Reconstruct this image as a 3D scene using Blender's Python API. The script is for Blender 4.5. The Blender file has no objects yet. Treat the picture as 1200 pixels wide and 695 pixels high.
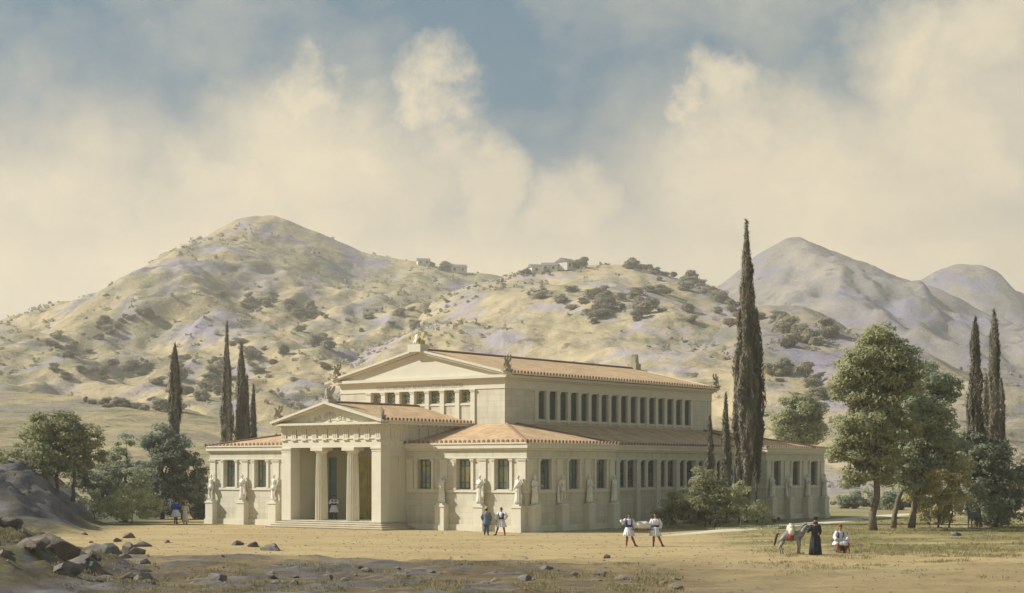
import bpy, bmesh, math, random
import numpy as np
from mathutils import Vector, Matrix, noise
R = math.radians
PI = math.pi
random.seed(7)
rng = np.random.default_rng(7)
scn = bpy.context.scene
COL = scn.collection

# ------------------------------------------------------------------ camera
F, HZ, CH = 1937.8, 550.29, 4.2           # focal length (px at 1200 wide), horizon row, eye height
cam_d = bpy.data.cameras.new('camera')
cam = bpy.data.objects.new('camera', cam_d); COL.objects.link(cam)
cam_d.sensor_width = 36
cam_d.lens = F / 1200 * 36
cam_d.shift_x = 0
cam_d.shift_y = (HZ - 347.5) / 1200
cam_d.clip_start = 1; cam_d.clip_end = 20000
cam.location = (0, 0, CH); cam.rotation_euler = (R(90), 0, 0)
scn.camera = cam

# ------------------------------------------------------------------ world, sun, exposure
SUN_TRAVEL = Vector((1.83, -0.19, -1.36)).normalized()
to_sun = -SUN_TRAVEL
SUN_EL = math.asin(to_sun.z)
SUN_AZ = math.atan2(to_sun.x, to_sun.y)    # from +Y towards +X
world = bpy.data.worlds.new('World'); scn.world = world
world.use_nodes = True
wt = world.node_tree; wt.nodes.clear()
def wn(t, **k):
    n = wt.nodes.new(t)
    for a, b in k.items(): setattr(n, a, b)
    return n
def wmath(op, a, b=None, clamp=False):
    n = wn('ShaderNodeMath', operation=op); n.use_clamp = clamp
    for i, x in enumerate((a, b)):
        if x is None: continue
        if isinstance(x, (int, float)): n.inputs[i].default_value = x
        else: wt.links.new(x, n.inputs[i])
    return n.outputs[0]
w_out = wn('ShaderNodeOutputWorld'); w_bg = wn('ShaderNodeBackground')
w_sky = wn('ShaderNodeTexSky', sky_type='NISHITA')
w_sky.sun_disc = False; w_sky.sun_elevation = SUN_EL; w_sky.sun_rotation = SUN_AZ
w_sky.air_density = 1.0; w_sky.dust_density = 2.5; w_sky.ozone_density = 1.0
w_geo = wn('ShaderNodeTexCoord')
w_map = wn('ShaderNodeMapping'); w_map.inputs['Scale'].default_value = (1, 1, 1.25)
wt.links.new(w_geo.outputs['Generated'], w_map.inputs['Vector'])
def wnoise(scale, detail, rough, dist=0.0, off=0.0):
    m = wn('ShaderNodeMapping'); m.inputs['Location'].default_value = (off, off*.7, off*.3)
    wt.links.new(w_map.outputs[0], m.inputs['Vector'])
    n = wn('ShaderNodeTexNoise'); n.inputs['Scale'].default_value = scale
    n.inputs['Detail'].default_value = detail; n.inputs['Roughness'].default_value = rough
    n.inputs['Distortion'].default_value = dist
    wt.links.new(m.outputs[0], n.inputs['Vector']); return n.outputs['Fac']
def skydir(px, py):
    return Vector(((px-600)/F, 1, (HZ-py)/F)).normalized()
# direction with wobbling edges, so each cloud bank has a ragged outline
wob = wn('ShaderNodeTexNoise'); wob.inputs['Scale'].default_value = 12; wob.inputs['Detail'].default_value = 9
wob.inputs['Roughness'].default_value = .62
wt.links.new(w_geo.outputs['Generated'], wob.inputs['Vector'])
w_vs = wn('ShaderNodeVectorMath', operation='SUBTRACT'); wt.links.new(wob.outputs['Color'], w_vs.inputs[0]); w_vs.inputs[1].default_value = (.5, .5, .5)
w_vm = wn('ShaderNodeVectorMath', operation='SCALE'); wt.links.new(w_vs.outputs[0], w_vm.inputs[0]); w_vm.inputs['Scale'].default_value = .13
w_va = wn('ShaderNodeVectorMath', operation='ADD'); wt.links.new(w_geo.outputs['Generated'], w_va.inputs[0]); wt.links.new(w_vm.outputs[0], w_va.inputs[1])
def blob(px, py, r, soft, stretch=1.0):
    """cloud bank centred on a direction of the sky"""
    d = skydir(px, py)
    s = wn('ShaderNodeVectorMath', operation='SUBTRACT'); wt.links.new(w_va.outputs[0], s.inputs[0]); s.inputs[1].default_value = d
    m = wn('ShaderNodeVectorMath', operation='MULTIPLY'); wt.links.new(s.outputs[0], m.inputs[0]); m.inputs[1].default_value = (1/stretch, 1, 1)
    l = wn('ShaderNodeVectorMath', operation='LENGTH'); wt.links.new(m.outputs[0], l.inputs[0])
    mr = wn('ShaderNodeMapRange', interpolation_type='SMOOTHSTEP')
    wt.links.new(l.outputs['Value'], mr.inputs['Value'])
    mr.inputs['From Min'].default_value = r/F*(1-soft*1.15); mr.inputs['From Max'].default_value = r/F*(1+soft*1.35)
    mr.inputs['To Min'].default_value = 1; mr.inputs['To Max'].default_value = 0
    return mr.outputs[0]
clouds = None
for b in [(400, 220, 100, .55, 1.5), (380, 135, 42, .7, 1.0), (515, 130, 46, .6, .8), (535, 170, 50, .7, .9), (560, 215, 60, .5, 1.0),
          (660, 260, 60, .6, 1.2), (860, 205, 90, .6, 1.1), (818, 125, 26, .7, 1.0), (862, 105, 34, .7, 1.1), (885, 145, 55, .7, 1.1),
          (1110, 160, 110, .65, 1.0), (1070, 60, 60, .8, 1.2), (1160, 50, 70, .9, 1.0), (80, 250, 100, .8, 1.3),
          (250, 260, 80, .6, 1.6), (960, 260, 150, .5, 1.6), (1400, 150, 180, .6, 1.5)]:
    o = blob(*b)
    clouds = o if clouds is None else wmath('MAXIMUM', clouds, o)
sep = wn('ShaderNodeSeparateXYZ'); wt.links.new(w_geo.outputs['Generated'], sep.inputs[0])
low = wn('ShaderNodeMapRange', interpolation_type='SMOOTHSTEP'); wt.links.new(sep.outputs['Z'], low.inputs['Value'])
low.inputs['From Min'].default_value = .115; low.inputs['From Max'].default_value = .215
low.inputs['To Min'].default_value = 1; low.inputs['To Max'].default_value = 0
veil = wnoise(6.5, 10, .62, 0, 1.3)
veil_m = wn('ShaderNodeMapRange'); wt.links.new(veil, veil_m.inputs['Value'])
veil_m.inputs['From Min'].default_value = .42; veil_m.inputs['From Max'].default_value = .74
veil_m.inputs['To Min'].default_value = 0.0; veil_m.inputs['To Max'].default_value = .55
cl = wmath('MAXIMUM', wmath('MAXIMUM', wmath('MULTIPLY', clouds, .92), low.outputs[0]), veil_m.outputs[0], True)
# tone of the blue: nishita cooled down and greyed to the washed-out blue of the place
w_hs = wn('ShaderNodeHueSaturation'); wt.links.new(w_sky.outputs[0], w_hs.inputs['Color'])
w_hs.inputs['Saturation'].default_value = .9
SKY_K = 0.105
CLOUD = (.70/SKY_K, .59/SKY_K, .40/SKY_K, 1)
CLOUD_D = (.57/SKY_K, .49/SKY_K, .355/SKY_K, 1)
BLUE = (.042/SKY_K, .125/SKY_K, .195/SKY_K, 1)
w_b = wn('ShaderNodeMix', data_type='RGBA'); w_b.inputs['Factor'].default_value = .92
wt.links.new(w_hs.outputs[0], w_b.inputs['A']); w_b.inputs['B'].default_value = BLUE
cm = wn('ShaderNodeMix', data_type='RGBA')
cv = wnoise(9, 10, .66, 0, 4.2)
cvm = wn('ShaderNodeMapRange'); wt.links.new(cv, cvm.inputs['Value']); cvm.inputs['From Min'].default_value = .38; cvm.inputs['From Max'].default_value = .62
wt.links.new(cvm.outputs[0], cm.inputs['Factor']); cm.inputs['A'].default_value = CLOUD_D; cm.inputs['B'].default_value = CLOUD
w_mix = wn('ShaderNodeMix', data_type='RGBA'); wt.links.new(cl, w_mix.inputs['Factor'])
wt.links.new(w_b.outputs['Result'], w_mix.inputs['A']); wt.links.new(cm.outputs['Result'], w_mix.inputs['B'])
wt.links.new(w_mix.outputs['Result'], w_bg.inputs['Color'])
w_bg.inputs['Strength'].default_value = SKY_K
wt.links.new(w_bg.outputs[0], w_out.inputs['Surface'])

sd = bpy.data.lights.new('sun', 'SUN'); sd.energy = 4.9; sd.angle = R(.6); sd.color = (1, .955, .86)
sun = bpy.data.objects.new('sun', sd); COL.objects.link(sun)
sun.rotation_euler = SUN_TRAVEL.to_track_quat('-Z', 'Y').to_euler(); sun.location = (-80, 40, 90)
scn.view_settings.view_transform = 'Standard'; scn.view_settings.look = 'None'
scn.view_settings.exposure = 0.50; scn.view_settings.gamma = 1
scn.view_settings.use_curve_mapping = False
scn.cycles.volume_bounces = 0 if hasattr(scn, 'cycles') else 0

# ------------------------------------------------------------------ materials
def mat(name, base, rough=.85, var=None, scale=1.0, detail=6, bump=0.0, bscale=None, coord='Object', spec=.3, lo=.35, hi=.65, metallic=0):
    """procedural material: base colour mixed with a second one by noise, fine bump"""
    m = bpy.data.materials.new(name); m.use_nodes = True
    nt = m.node_tree; b = nt.nodes['Principled BSDF']
    b.inputs['Roughness'].default_value = rough; b.inputs['Specular IOR Level'].default_value = spec
    b.inputs['Metallic'].default_value = metallic
    tc = nt.nodes.new('ShaderNodeTexCoord'); src = tc.outputs[coord] if coord != 'World' else None
    if src is None:
        g = nt.nodes.new('ShaderNodeNewGeometry'); src = g.outputs['Position']
    n = nt.nodes.new('ShaderNodeTexNoise'); n.inputs['Scale'].default_value = scale; n.inputs['Detail'].default_value = detail
    n.inputs['Roughness'].default_value = .6
    nt.links.new(src, n.inputs['Vector'])
    mr = nt.nodes.new('ShaderNodeMapRange'); nt.links.new(n.outputs['Fac'], mr.inputs['Value'])
    mr.inputs['From Min'].default_value = lo; mr.inputs['From Max'].default_value = hi
    mx = nt.nodes.new('ShaderNodeMix'); mx.data_type = 'RGBA'; mx.name = 'basemix'
    nt.links.new(mr.outputs[0], mx.inputs['Factor'])
    v = var if var else tuple(c*.82 for c in base)
    mx.inputs['A'].default_value = (*base, 1); mx.inputs['B'].default_value = (*v, 1)
    nt.links.new(mx.outputs['Result'], b.inputs['Base Color'])
    if bump:
        n2 = nt.nodes.new('ShaderNodeTexNoise'); n2.inputs['Scale'].default_value = bscale or scale*4; n2.inputs['Detail'].default_value = 8
        nt.links.new(src, n2.inputs['Vector'])
        bp = nt.nodes.new('ShaderNodeBump'); bp.inputs['Strength'].default_value = 1; bp.inputs['Distance'].default_value = bump
        nt.links.new(n2.outputs['Fac'], bp.inputs['Height']); nt.links.new(bp.outputs[0], b.inputs['Normal'])
    return m

def nodes_of(m): return m.node_tree, m.node_tree.nodes['Principled BSDF']

def mat_leaf(name, a, c, transl=.25, scale=.6):
    m = mat(name, a, .75, c, scale=scale, detail=3, spec=.15)
    nt, b = nodes_of(m)
    out = nt.nodes['Material Output']
    oi = nt.nodes.new('ShaderNodeObjectInfo'); rr_ = nt.nodes.new('ShaderNodeMapRange'); nt.links.new(oi.outputs['Random'], rr_.inputs['Value'])
    rr_.inputs['To Min'].default_value = .78; rr_.inputs['To Max'].default_value = 1.28
    vs_ = nt.nodes.new('ShaderNodeVectorMath'); vs_.operation = 'SCALE'; nt.links.new(nt.nodes['basemix'].outputs['Result'], vs_.inputs[0]); nt.links.new(rr_.outputs[0], vs_.inputs['Scale'])
    nt.links.new(vs_.outputs[0], b.inputs['Base Color'])
    tr = nt.nodes.new('ShaderNodeBsdfTranslucent'); ms = nt.nodes.new('ShaderNodeMixShader'); ms.inputs[0].default_value = transl
    nt.links.new(vs_.outputs[0], tr.inputs['Color'])
    nt.links.new(b.outputs[0], ms.inputs[1]); nt.links.new(tr.outputs[0], ms.inputs[2]); nt.links.new(ms.outputs[0], out.inputs['Surface'])
    return m

def mat_ashlar(name, base, var, bw=1.15, bh=.42, joint=.72, mortar=.012, streak=.85):
    """dressed stone: courses with fine joints, blocks of slightly different tone, weathering streaks"""
    m = mat(name, base, .85, var, scale=.9, detail=8, bump=.008, bscale=9)
    nt, b = nodes_of(m)
    tc = nt.nodes.new('ShaderNodeTexCoord'); sp = nt.nodes.new('ShaderNodeSeparateXYZ'); nt.links.new(tc.outputs['Object'], sp.inputs[0])
    ad = nt.nodes.new('ShaderNodeMath'); ad.operation = 'ADD'; nt.links.new(sp.outputs['X'], ad.inputs[0]); nt.links.new(sp.outputs['Y'], ad.inputs[1])
    cb = nt.nodes.new('ShaderNodeCombineXYZ'); nt.links.new(ad.outputs[0], cb.inputs['X']); nt.links.new(sp.outputs['Z'], cb.inputs['Y'])
    br = nt.nodes.new('ShaderNodeTexBrick'); nt.links.new(cb.outputs[0], br.inputs['Vector'])
    br.inputs['Scale'].default_value = 1; br.inputs['Brick Width'].default_value = bw; br.inputs['Row Height'].default_value = bh
    br.inputs['Mortar Size'].default_value = mortar; br.inputs['Mortar Smooth'].default_value = .3
    br.inputs['Color1'].default_value = (1, 1, 1, 1); br.inputs['Color2'].default_value = (.88, .875, .85, 1); br.inputs['Mortar'].default_value = (joint,)*3+(1,)
    mu = nt.nodes.new('ShaderNodeMix'); mu.data_type = 'RGBA'; mu.blend_type = 'MULTIPLY'; mu.inputs['Factor'].default_value = 1
    nt.links.new(nt.nodes['basemix'].outputs['Result'], mu.inputs['A']); nt.links.new(br.outputs['Color'], mu.inputs['B'])
    mp = nt.nodes.new('ShaderNodeMapping'); mp.inputs['Scale'].default_value = (2.2, .22, 1); nt.links.new(cb.outputs[0], mp.inputs['Vector'])
    ns = nt.nodes.new('ShaderNodeTexNoise'); ns.inputs['Scale'].default_value = 1.1; ns.inputs['Detail'].default_value = 6; nt.links.new(mp.outputs[0], ns.inputs['Vector'])
    rr = nt.nodes.new('ShaderNodeMapRange'); nt.links.new(ns.outputs['Fac'], rr.inputs['Value']); rr.inputs['From Min'].default_value = .45; rr.inputs['From Max'].default_value = .75
    rr.inputs['To Min'].default_value = 1; rr.inputs['To Max'].default_value = streak
    m2 = nt.nodes.new('ShaderNodeVectorMath'); m2.operation = 'SCALE'; nt.links.new(mu.outputs['Result'], m2.inputs[0]); nt.links.new(rr.outputs[0], m2.inputs['Scale'])
    # soil splash and damp along the foot of the wall
    zz = nt.nodes.new('ShaderNodeMath'); zz.operation = 'MULTIPLY_ADD'; nt.links.new(ns.outputs['Fac'], zz.inputs[0]); zz.inputs[1].default_value = -1.6; nt.links.new(sp.outputs['Z'], zz.inputs[2])
    dr = nt.nodes.new('ShaderNodeMapRange'); nt.links.new(zz.outputs[0], dr.inputs['Value']); dr.inputs['From Min'].default_value = -.75; dr.inputs['From Max'].default_value = .1
    dr.inputs['To Min'].default_value = .45; dr.inputs['To Max'].default_value = 0
    dm = nt.nodes.new('ShaderNodeMix'); dm.data_type = 'RGBA'; nt.links.new(dr.outputs[0], dm.inputs['Factor']); nt.links.new(m2.outputs[0], dm.inputs['A']); dm.inputs['B'].default_value = (.36, .30, .19, 1)
    nt.links.new(dm.outputs['Result'], b.inputs['Base Color'])
    return m

M = {}
M['stone'] = mat_ashlar('cream_ashlar', (.635, .60, .475), (.575, .545, .44))
M['trim'] = mat('cream_dressed_stone', (.665, .625, .50), .8, (.60, .57, .465), scale=1.3, bump=.004, bscale=14)
M['panel'] = mat('smooth_cream_stucco', (.645, .605, .485), .85, (.59, .56, .45), scale=.7, bump=.004, bscale=10)
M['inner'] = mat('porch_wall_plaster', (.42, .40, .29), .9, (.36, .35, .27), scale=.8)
M['marble'] = mat('statue_marble', (.80, .77, .68), .7, (.60, .58, .52), scale=3, bump=.01, bscale=12)
M['gold'] = mat('gilded_terracotta', (.52, .42, .14), .5, (.40, .34, .14), scale=4, spec=.5)
M['dark'] = mat('dark_interior', (.035, .04, .038), .9)
M['grille'] = mat('painted_window_grille', (.20, .235, .20), .6, (.15, .18, .16), scale=3)
M['grille_light'] = mat('pale_window_grille', (.42, .42, .28), .6, (.30, .33, .25), scale=3)
M['frame'] = mat('green_grey_window_frame', (.16, .20, .17), .6, (.12, .15, .14), scale=3)
M['bronze'] = mat('bronze_green_door', (.46, .38, .12), .5, (.28, .27, .12), scale=1.5, spec=.5)
M['blue_door'] = mat('blue_grey_door', (.20, .28, .30), .6, (.15, .21, .235), scale=1.5)
M['relief'] = mat('relief_stone', (.50, .45, .36), .85, (.42, .38, .31), scale=4)
M['letter'] = mat('carved_letters', (.44, .40, .31), .9)
M['step'] = mat('step_stone', (.60, .54, .42), .85, (.52, .47, .37), scale=1.2, bump=.006, bscale=8)
def mat_glass():
    m = mat('window_glass', (.07, .085, .085), .12, (.24, .26, .24), scale=.55, detail=3, spec=.7, coord='World', lo=.45, hi=.62)
    return m
M['glass'] = mat_glass()
M['glass_sky_painted'] = mat('sky_painted_window_glass', (.52, .44, .22), .15, (.24, .30, .31), scale=.75, detail=2, spec=.7, lo=.42, hi=.58, coord='World')  # yellow and blue sky light in the front windows, painted into the pane colour

def mat_roof():
    m = mat('terracotta_tiles', (.61, .42, .235), .85, (.50, .34, .20), scale=.35, detail=9)
    nt, b = nodes_of(m)
    at = nt.nodes.new('ShaderNodeAttribute'); at.attribute_name = 'run'      # metres along the eave, metres up the slope
    sp = nt.nodes.new('ShaderNodeSeparateXYZ'); nt.links.new(at.outputs['Vector'], sp.inputs[0])
    def wave(sock, per):
        a = nt.nodes.new('ShaderNodeMath'); a.operation = 'MULTIPLY'; nt.links.new(sock, a.inputs[0]); a.inputs[1].default_value = 2*PI/per
        s = nt.nodes.new('ShaderNodeMath'); s.operation = 'SINE'; nt.links.new(a.outputs[0], s.inputs[0]); return s.outputs[0]
    wx = wave(sp.outputs['X'], .36)
    mrx = nt.nodes.new('ShaderNodeMapRange'); nt.links.new(wx, mrx.inputs['Value']); mrx.inputs['From Min'].default_value = .2; mrx.inputs['From Max'].default_value = .9
    fr = nt.nodes.new('ShaderNodeMath'); fr.operation = 'FRACT'
    dv = nt.nodes.new('ShaderNodeMath'); dv.operation = 'DIVIDE'; nt.links.new(sp.outputs['Y'], dv.inputs[0]); dv.inputs[1].default_value = .55
    nt.links.new(dv.outputs[0], fr.inputs[0])
    ad = nt.nodes.new('ShaderNodeMath'); ad.operation = 'MULTIPLY_ADD'; nt.links.new(fr.outputs[0], ad.inputs[0]); ad.inputs[1].default_value = -.35; nt.links.new(mrx.outputs[0], ad.inputs[2])
    bp = nt.nodes.new('ShaderNodeBump'); bp.inputs['Distance'].default_value = .05; nt.links.new(ad.outputs[0], bp.inputs['Height'])
    nt.links.new(bp.outputs[0], b.inputs['Normal'])
    # single tiles of another tone
    vo = nt.nodes.new('ShaderNodeTexWhiteNoise'); vo.noise_dimensions = '2D'
    q = nt.nodes.new('ShaderNodeVectorMath'); q.operation = 'SNAP'; nt.links.new(at.outputs['Vector'], q.inputs[0]); q.inputs[1].default_value = (.36, .55, 1)
    nt.links.new(q.outputs[0], vo.inputs['Vector'])
    r2 = nt.nodes.new('ShaderNodeMapRange'); nt.links.new(vo.outputs['Value'], r2.inputs['Value']); r2.inputs['To Min'].default_value = .82; r2.inputs['To Max'].default_value = 1.12
    sc = nt.nodes.new('ShaderNodeVectorMath'); sc.operation = 'SCALE'; nt.links.new(nt.nodes['basemix'].outputs['Result'], sc.inputs[0]); nt.links.new(r2.outputs[0], sc.inputs['Scale'])
    nt.links.new(sc.outputs[0], b.inputs['Base Color'])
    return m
M['roof'] = mat_roof()
M['tile_end'] = mat('eave_tile_ends', (.30, .19, .12), .85, (.20, .13, .09), scale=2)

# ------------------------------------------------------------------ object helpers
def link(o, parent=None):
    COL.objects.link(o)
    if parent is not None: o.parent = parent
    return o
def tag(o, label=None, cat=None, group=None, kind=None):
    if label: o['label'] = label
    if cat: o['category'] = cat
    if group: o['group'] = group
    if kind: o['kind'] = kind
    return o
def empty(name, loc=(0, 0, 0), rz=0):
    o = bpy.data.objects.new(name, None); o.location = loc; o.rotation_euler = (0, 0, rz); o.empty_display_size = .3
    return link(o)
def copy_tree(o, parent=None):
    c = o.copy(); COL.objects.link(c); c.parent = parent
    for ch in list(o.children): copy_tree(ch, c)
    return c

class MB:
    """collects shapes that become one mesh object"""
    def __init__(s): s.v = []; s.f = []; s.m = []
    def add(s, verts, faces, mi=0):
        o = len(s.v); s.v += [tuple(p) for p in verts]
        s.f += [tuple(i+o for i in f) for f in faces]; s.m += [mi]*len(faces); return s
    def box(s, x0, x1, y0, y1, z0, z1, mi=0):
        v = [(x, y, z) for z in (z0, z1) for y in (y0, y1) for x in (x0, x1)]
        return s.add(v, [(0, 2, 3, 1), (4, 5, 7, 6), (0, 1, 5, 4), (1, 3, 7, 5), (3, 2, 6, 7), (2, 0, 4, 6)], mi)
    def prism(s, poly, axis, a, b, mi=0):
        """extrude a 2-D polygon; axis 'y' = polygon in x,z; 'x' = polygon in y,z; 'z' = polygon in x,y"""
        n = len(poly)
        def P(p, t): return {'y': (p[0], t, p[1]), 'x': (t, p[0], p[1]), 'z': (p[0], p[1], t)}[axis]
        v = [P(p, a) for p in poly]+[P(p, b) for p in poly]
        f = [tuple(range(n))[::-1], tuple(range(n, 2*n))]+[(i, (i+1) % n, n+(i+1) % n, n+i) for i in range(n)]
        return s.add(v, f, mi)
    def tube(s, pts, rad, seg=8, mi=0, flat=None, caps=True):
        pts = [Vector(p) for p in pts]; n = len(pts)
        if isinstance(rad, (int, float)): rad = [rad]*n
        rings = []; prev = None
        for i, p in enumerate(pts):
            t = (pts[min(i+1, n-1)]-pts[max(i-1, 0)])
            if t.length < 1e-9: t = Vector((0, 0, 1))
            t.normalize()
            if prev is None:
                a = t.orthogonal().normalized() if abs(t.z) < .9 else (Vector((1, 0, 0))-t*t.x).normalized()
            else:
                a = (prev-t*prev.dot(t)); a = a.normalized() if a.length > 1e-6 else t.orthogonal().normalized()
            prev = a; b = t.cross(a)
            k = flat or 1
            rings.append([p+a*math.cos(2*PI*j/seg)*rad[i]+b*math.sin(2*PI*j/seg)*rad[i]*k for j in range(seg)])
        v = [q for r in rings for q in r]
        f = [(i*seg+j, i*seg+(j+1) % seg, (i+1)*seg+(j+1) % seg, (i+1)*seg+j) for i in range(n-1) for j in range(seg)]
        if caps: f += [tuple(range(seg))[::-1], tuple((n-1)*seg+j for j in range(seg))]
        return s.add(v, f, mi)
    def lathe(s, prof, seg=24, c=(0, 0, 0), mi=0, fl=0.0, nfl=20):
        v = []
        for r, z in prof:
            for j in range(seg):
                a = 2*PI*j/seg
                rr = r*(1-fl*abs(math.sin(a*nfl/2))) if fl else r
                v.append((c[0]+rr*math.cos(a), c[1]+rr*math.sin(a), c[2]+z))
        n = len(prof)
        f = [(i*seg+j, i*seg+(j+1) % seg, (i+1)*seg+(j+1) % seg, (i+1)*seg+j) for i in range(n-1) for j in range(seg)]
        f += [tuple(range(seg))[::-1], tuple((n-1)*seg+j for j in range(seg))]
        return s.add(v, f, mi)
    def ball(s, c, rx, ry=None, rz=None, seg=10, rings=7, mi=0, jit=0):
        ry = ry or rx; rz = rz or rx; v = [(c[0], c[1], c[2]+rz)]
        for i in range(1, rings):
            a = PI*i/rings
            for j in range(seg):
                b = 2*PI*j/seg; k = 1+random.uniform(-jit, jit)
                v.append((c[0]+rx*math.sin(a)*math.cos(b)*k, c[1]+ry*math.sin(a)*math.sin(b)*k, c[2]+rz*math.cos(a)*k))
        v.append((c[0], c[1], c[2]-rz)); L = len(v)-1
        f = [(0, 1+j, 1+(j+1) % seg) for j in range(seg)]
        for i in range(rings-2):
            for j in range(seg):
                f.append((1+i*seg+j, 1+(i+1)*seg+j, 1+(i+1)*seg+(j+1) % seg, 1+i*seg+(j+1) % seg))
        b0 = 1+(rings-2)*seg
        f += [(b0+(j+1) % seg, b0+j, L) for j in range(seg)]
        return s.add(v, f, mi)
    def build(s, name, mats, parent=None, smooth=False, loc=None):
        me = bpy.data.meshes.new(name); me.from_pydata(s.v, [], s.f); me.validate()
        for m in (mats if isinstance(mats, (list, tuple)) else [mats]): me.materials.append(m)
        if len(me.polygons) == len(s.m): me.polygons.foreach_set('material_index', s.m)
        if smooth: me.polygons.foreach_set('use_smooth', [True]*len(me.polygons))
        o = bpy.data.objects.new(name, me)
        if loc is not None: o.location = loc
        return link(o, parent)

# ------------------------------------------------------------------ ground and hills
def sstep(a, b, x):
    t = max(0, min(1, (x-a)/(b-a))); return t*t*(3-2*t)
def fbm(x, y, s, o=5, seed=0.0):
    return noise.fractal(Vector((x/s+seed, y/s-seed, seed*.37)), .9, 2.05, o)
def ground(px, py, z=0.0):
    d = F*(CH-z)/(py-HZ); return ((px-600)/F*d, d)

def gz(x, y):
    z = 0.0
    if 45 < y < 400:
        # rocky bank in the left foreground
        edge = -13.8 - (y-62)*.22 + 1.6*fbm(x, y, 5, 3, 3)
        b = sstep(0, -7, x-edge)*sstep(48, 60, y)*(1-sstep(72, 81, y))
        z += b*(1.75+.6*fbm(x, y, 3.2, 6, 1)-.7*abs(fbm(x*1.2+y*.3, y*.8, 1.7, 5, 7))+.3)
        # grey slope of rock behind it
        e2 = -1-.236*y + 1.2*fbm(x, y, 7, 3, 9)
        b2 = sstep(0, -7.5, x-e2)*sstep(98, 114, y)*(1-sstep(150, 200, y))
        z += b2*(3.7+1.1*fbm(x+y*.4, y, 4.5, 6, 4)-.9*abs(fbm(x*1.3-y*.5, y*.7, 2.6, 5, 6))+.5)*(1-.2*sstep(130, 300, y))
    # low swells of the earth near the viewer
    n = sstep(40, 52, y)*(1-sstep(75, 84, y))
    z += n*(.16*fbm(x, y*2.2, 5, 4, 2))
    if n > 0:
        led = abs(fbm(x*.55+3, y*1.5, 4.2, 5, 22)); z += n*.75*max(0, .30-led)*sstep(9, -3, x+2*fbm(x, y, 6, 2, 4))
    if y < 52: z -= (52-y)*.01
    # rise of the land behind the museum
    if y > 175: z += sstep(175, 500, y)*3.0 + .5*fbm(x, y, 40, 3, 5)*sstep(175, 260, y)
    return z

def graded(a, b, fine, c, d, grow=1.18):
    """coordinates dense between a and b, widening out to c and d"""
    xs = list(np.arange(a, b+1e-6, fine)); st = fine
    while xs[-1] < d: st *= grow; xs.append(xs[-1]+st)
    st = fine
    while xs[0] > c: st *= grow; xs.insert(0, xs[0]-st)
    return xs
def sheet(name, xs, ys, fn, m, smooth=True):
    nx, ny = len(xs), len(ys)
    v = [(x, y, fn(x, y)) for y in ys for x in xs]
    f = [(j*nx+i, j*nx+i+1, (j+1)*nx+i+1, (j+1)*nx+i) for j in range(ny-1) for i in range(nx-1)]
    me = bpy.data.meshes.new(name); me.from_pydata(v, [], f); me.materials.append(m)
    me.polygons.foreach_set('use_smooth', [smooth]*len(me.polygons))
    return tag(link(bpy.data.objects.new(name, me)), kind='structure')

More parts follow.
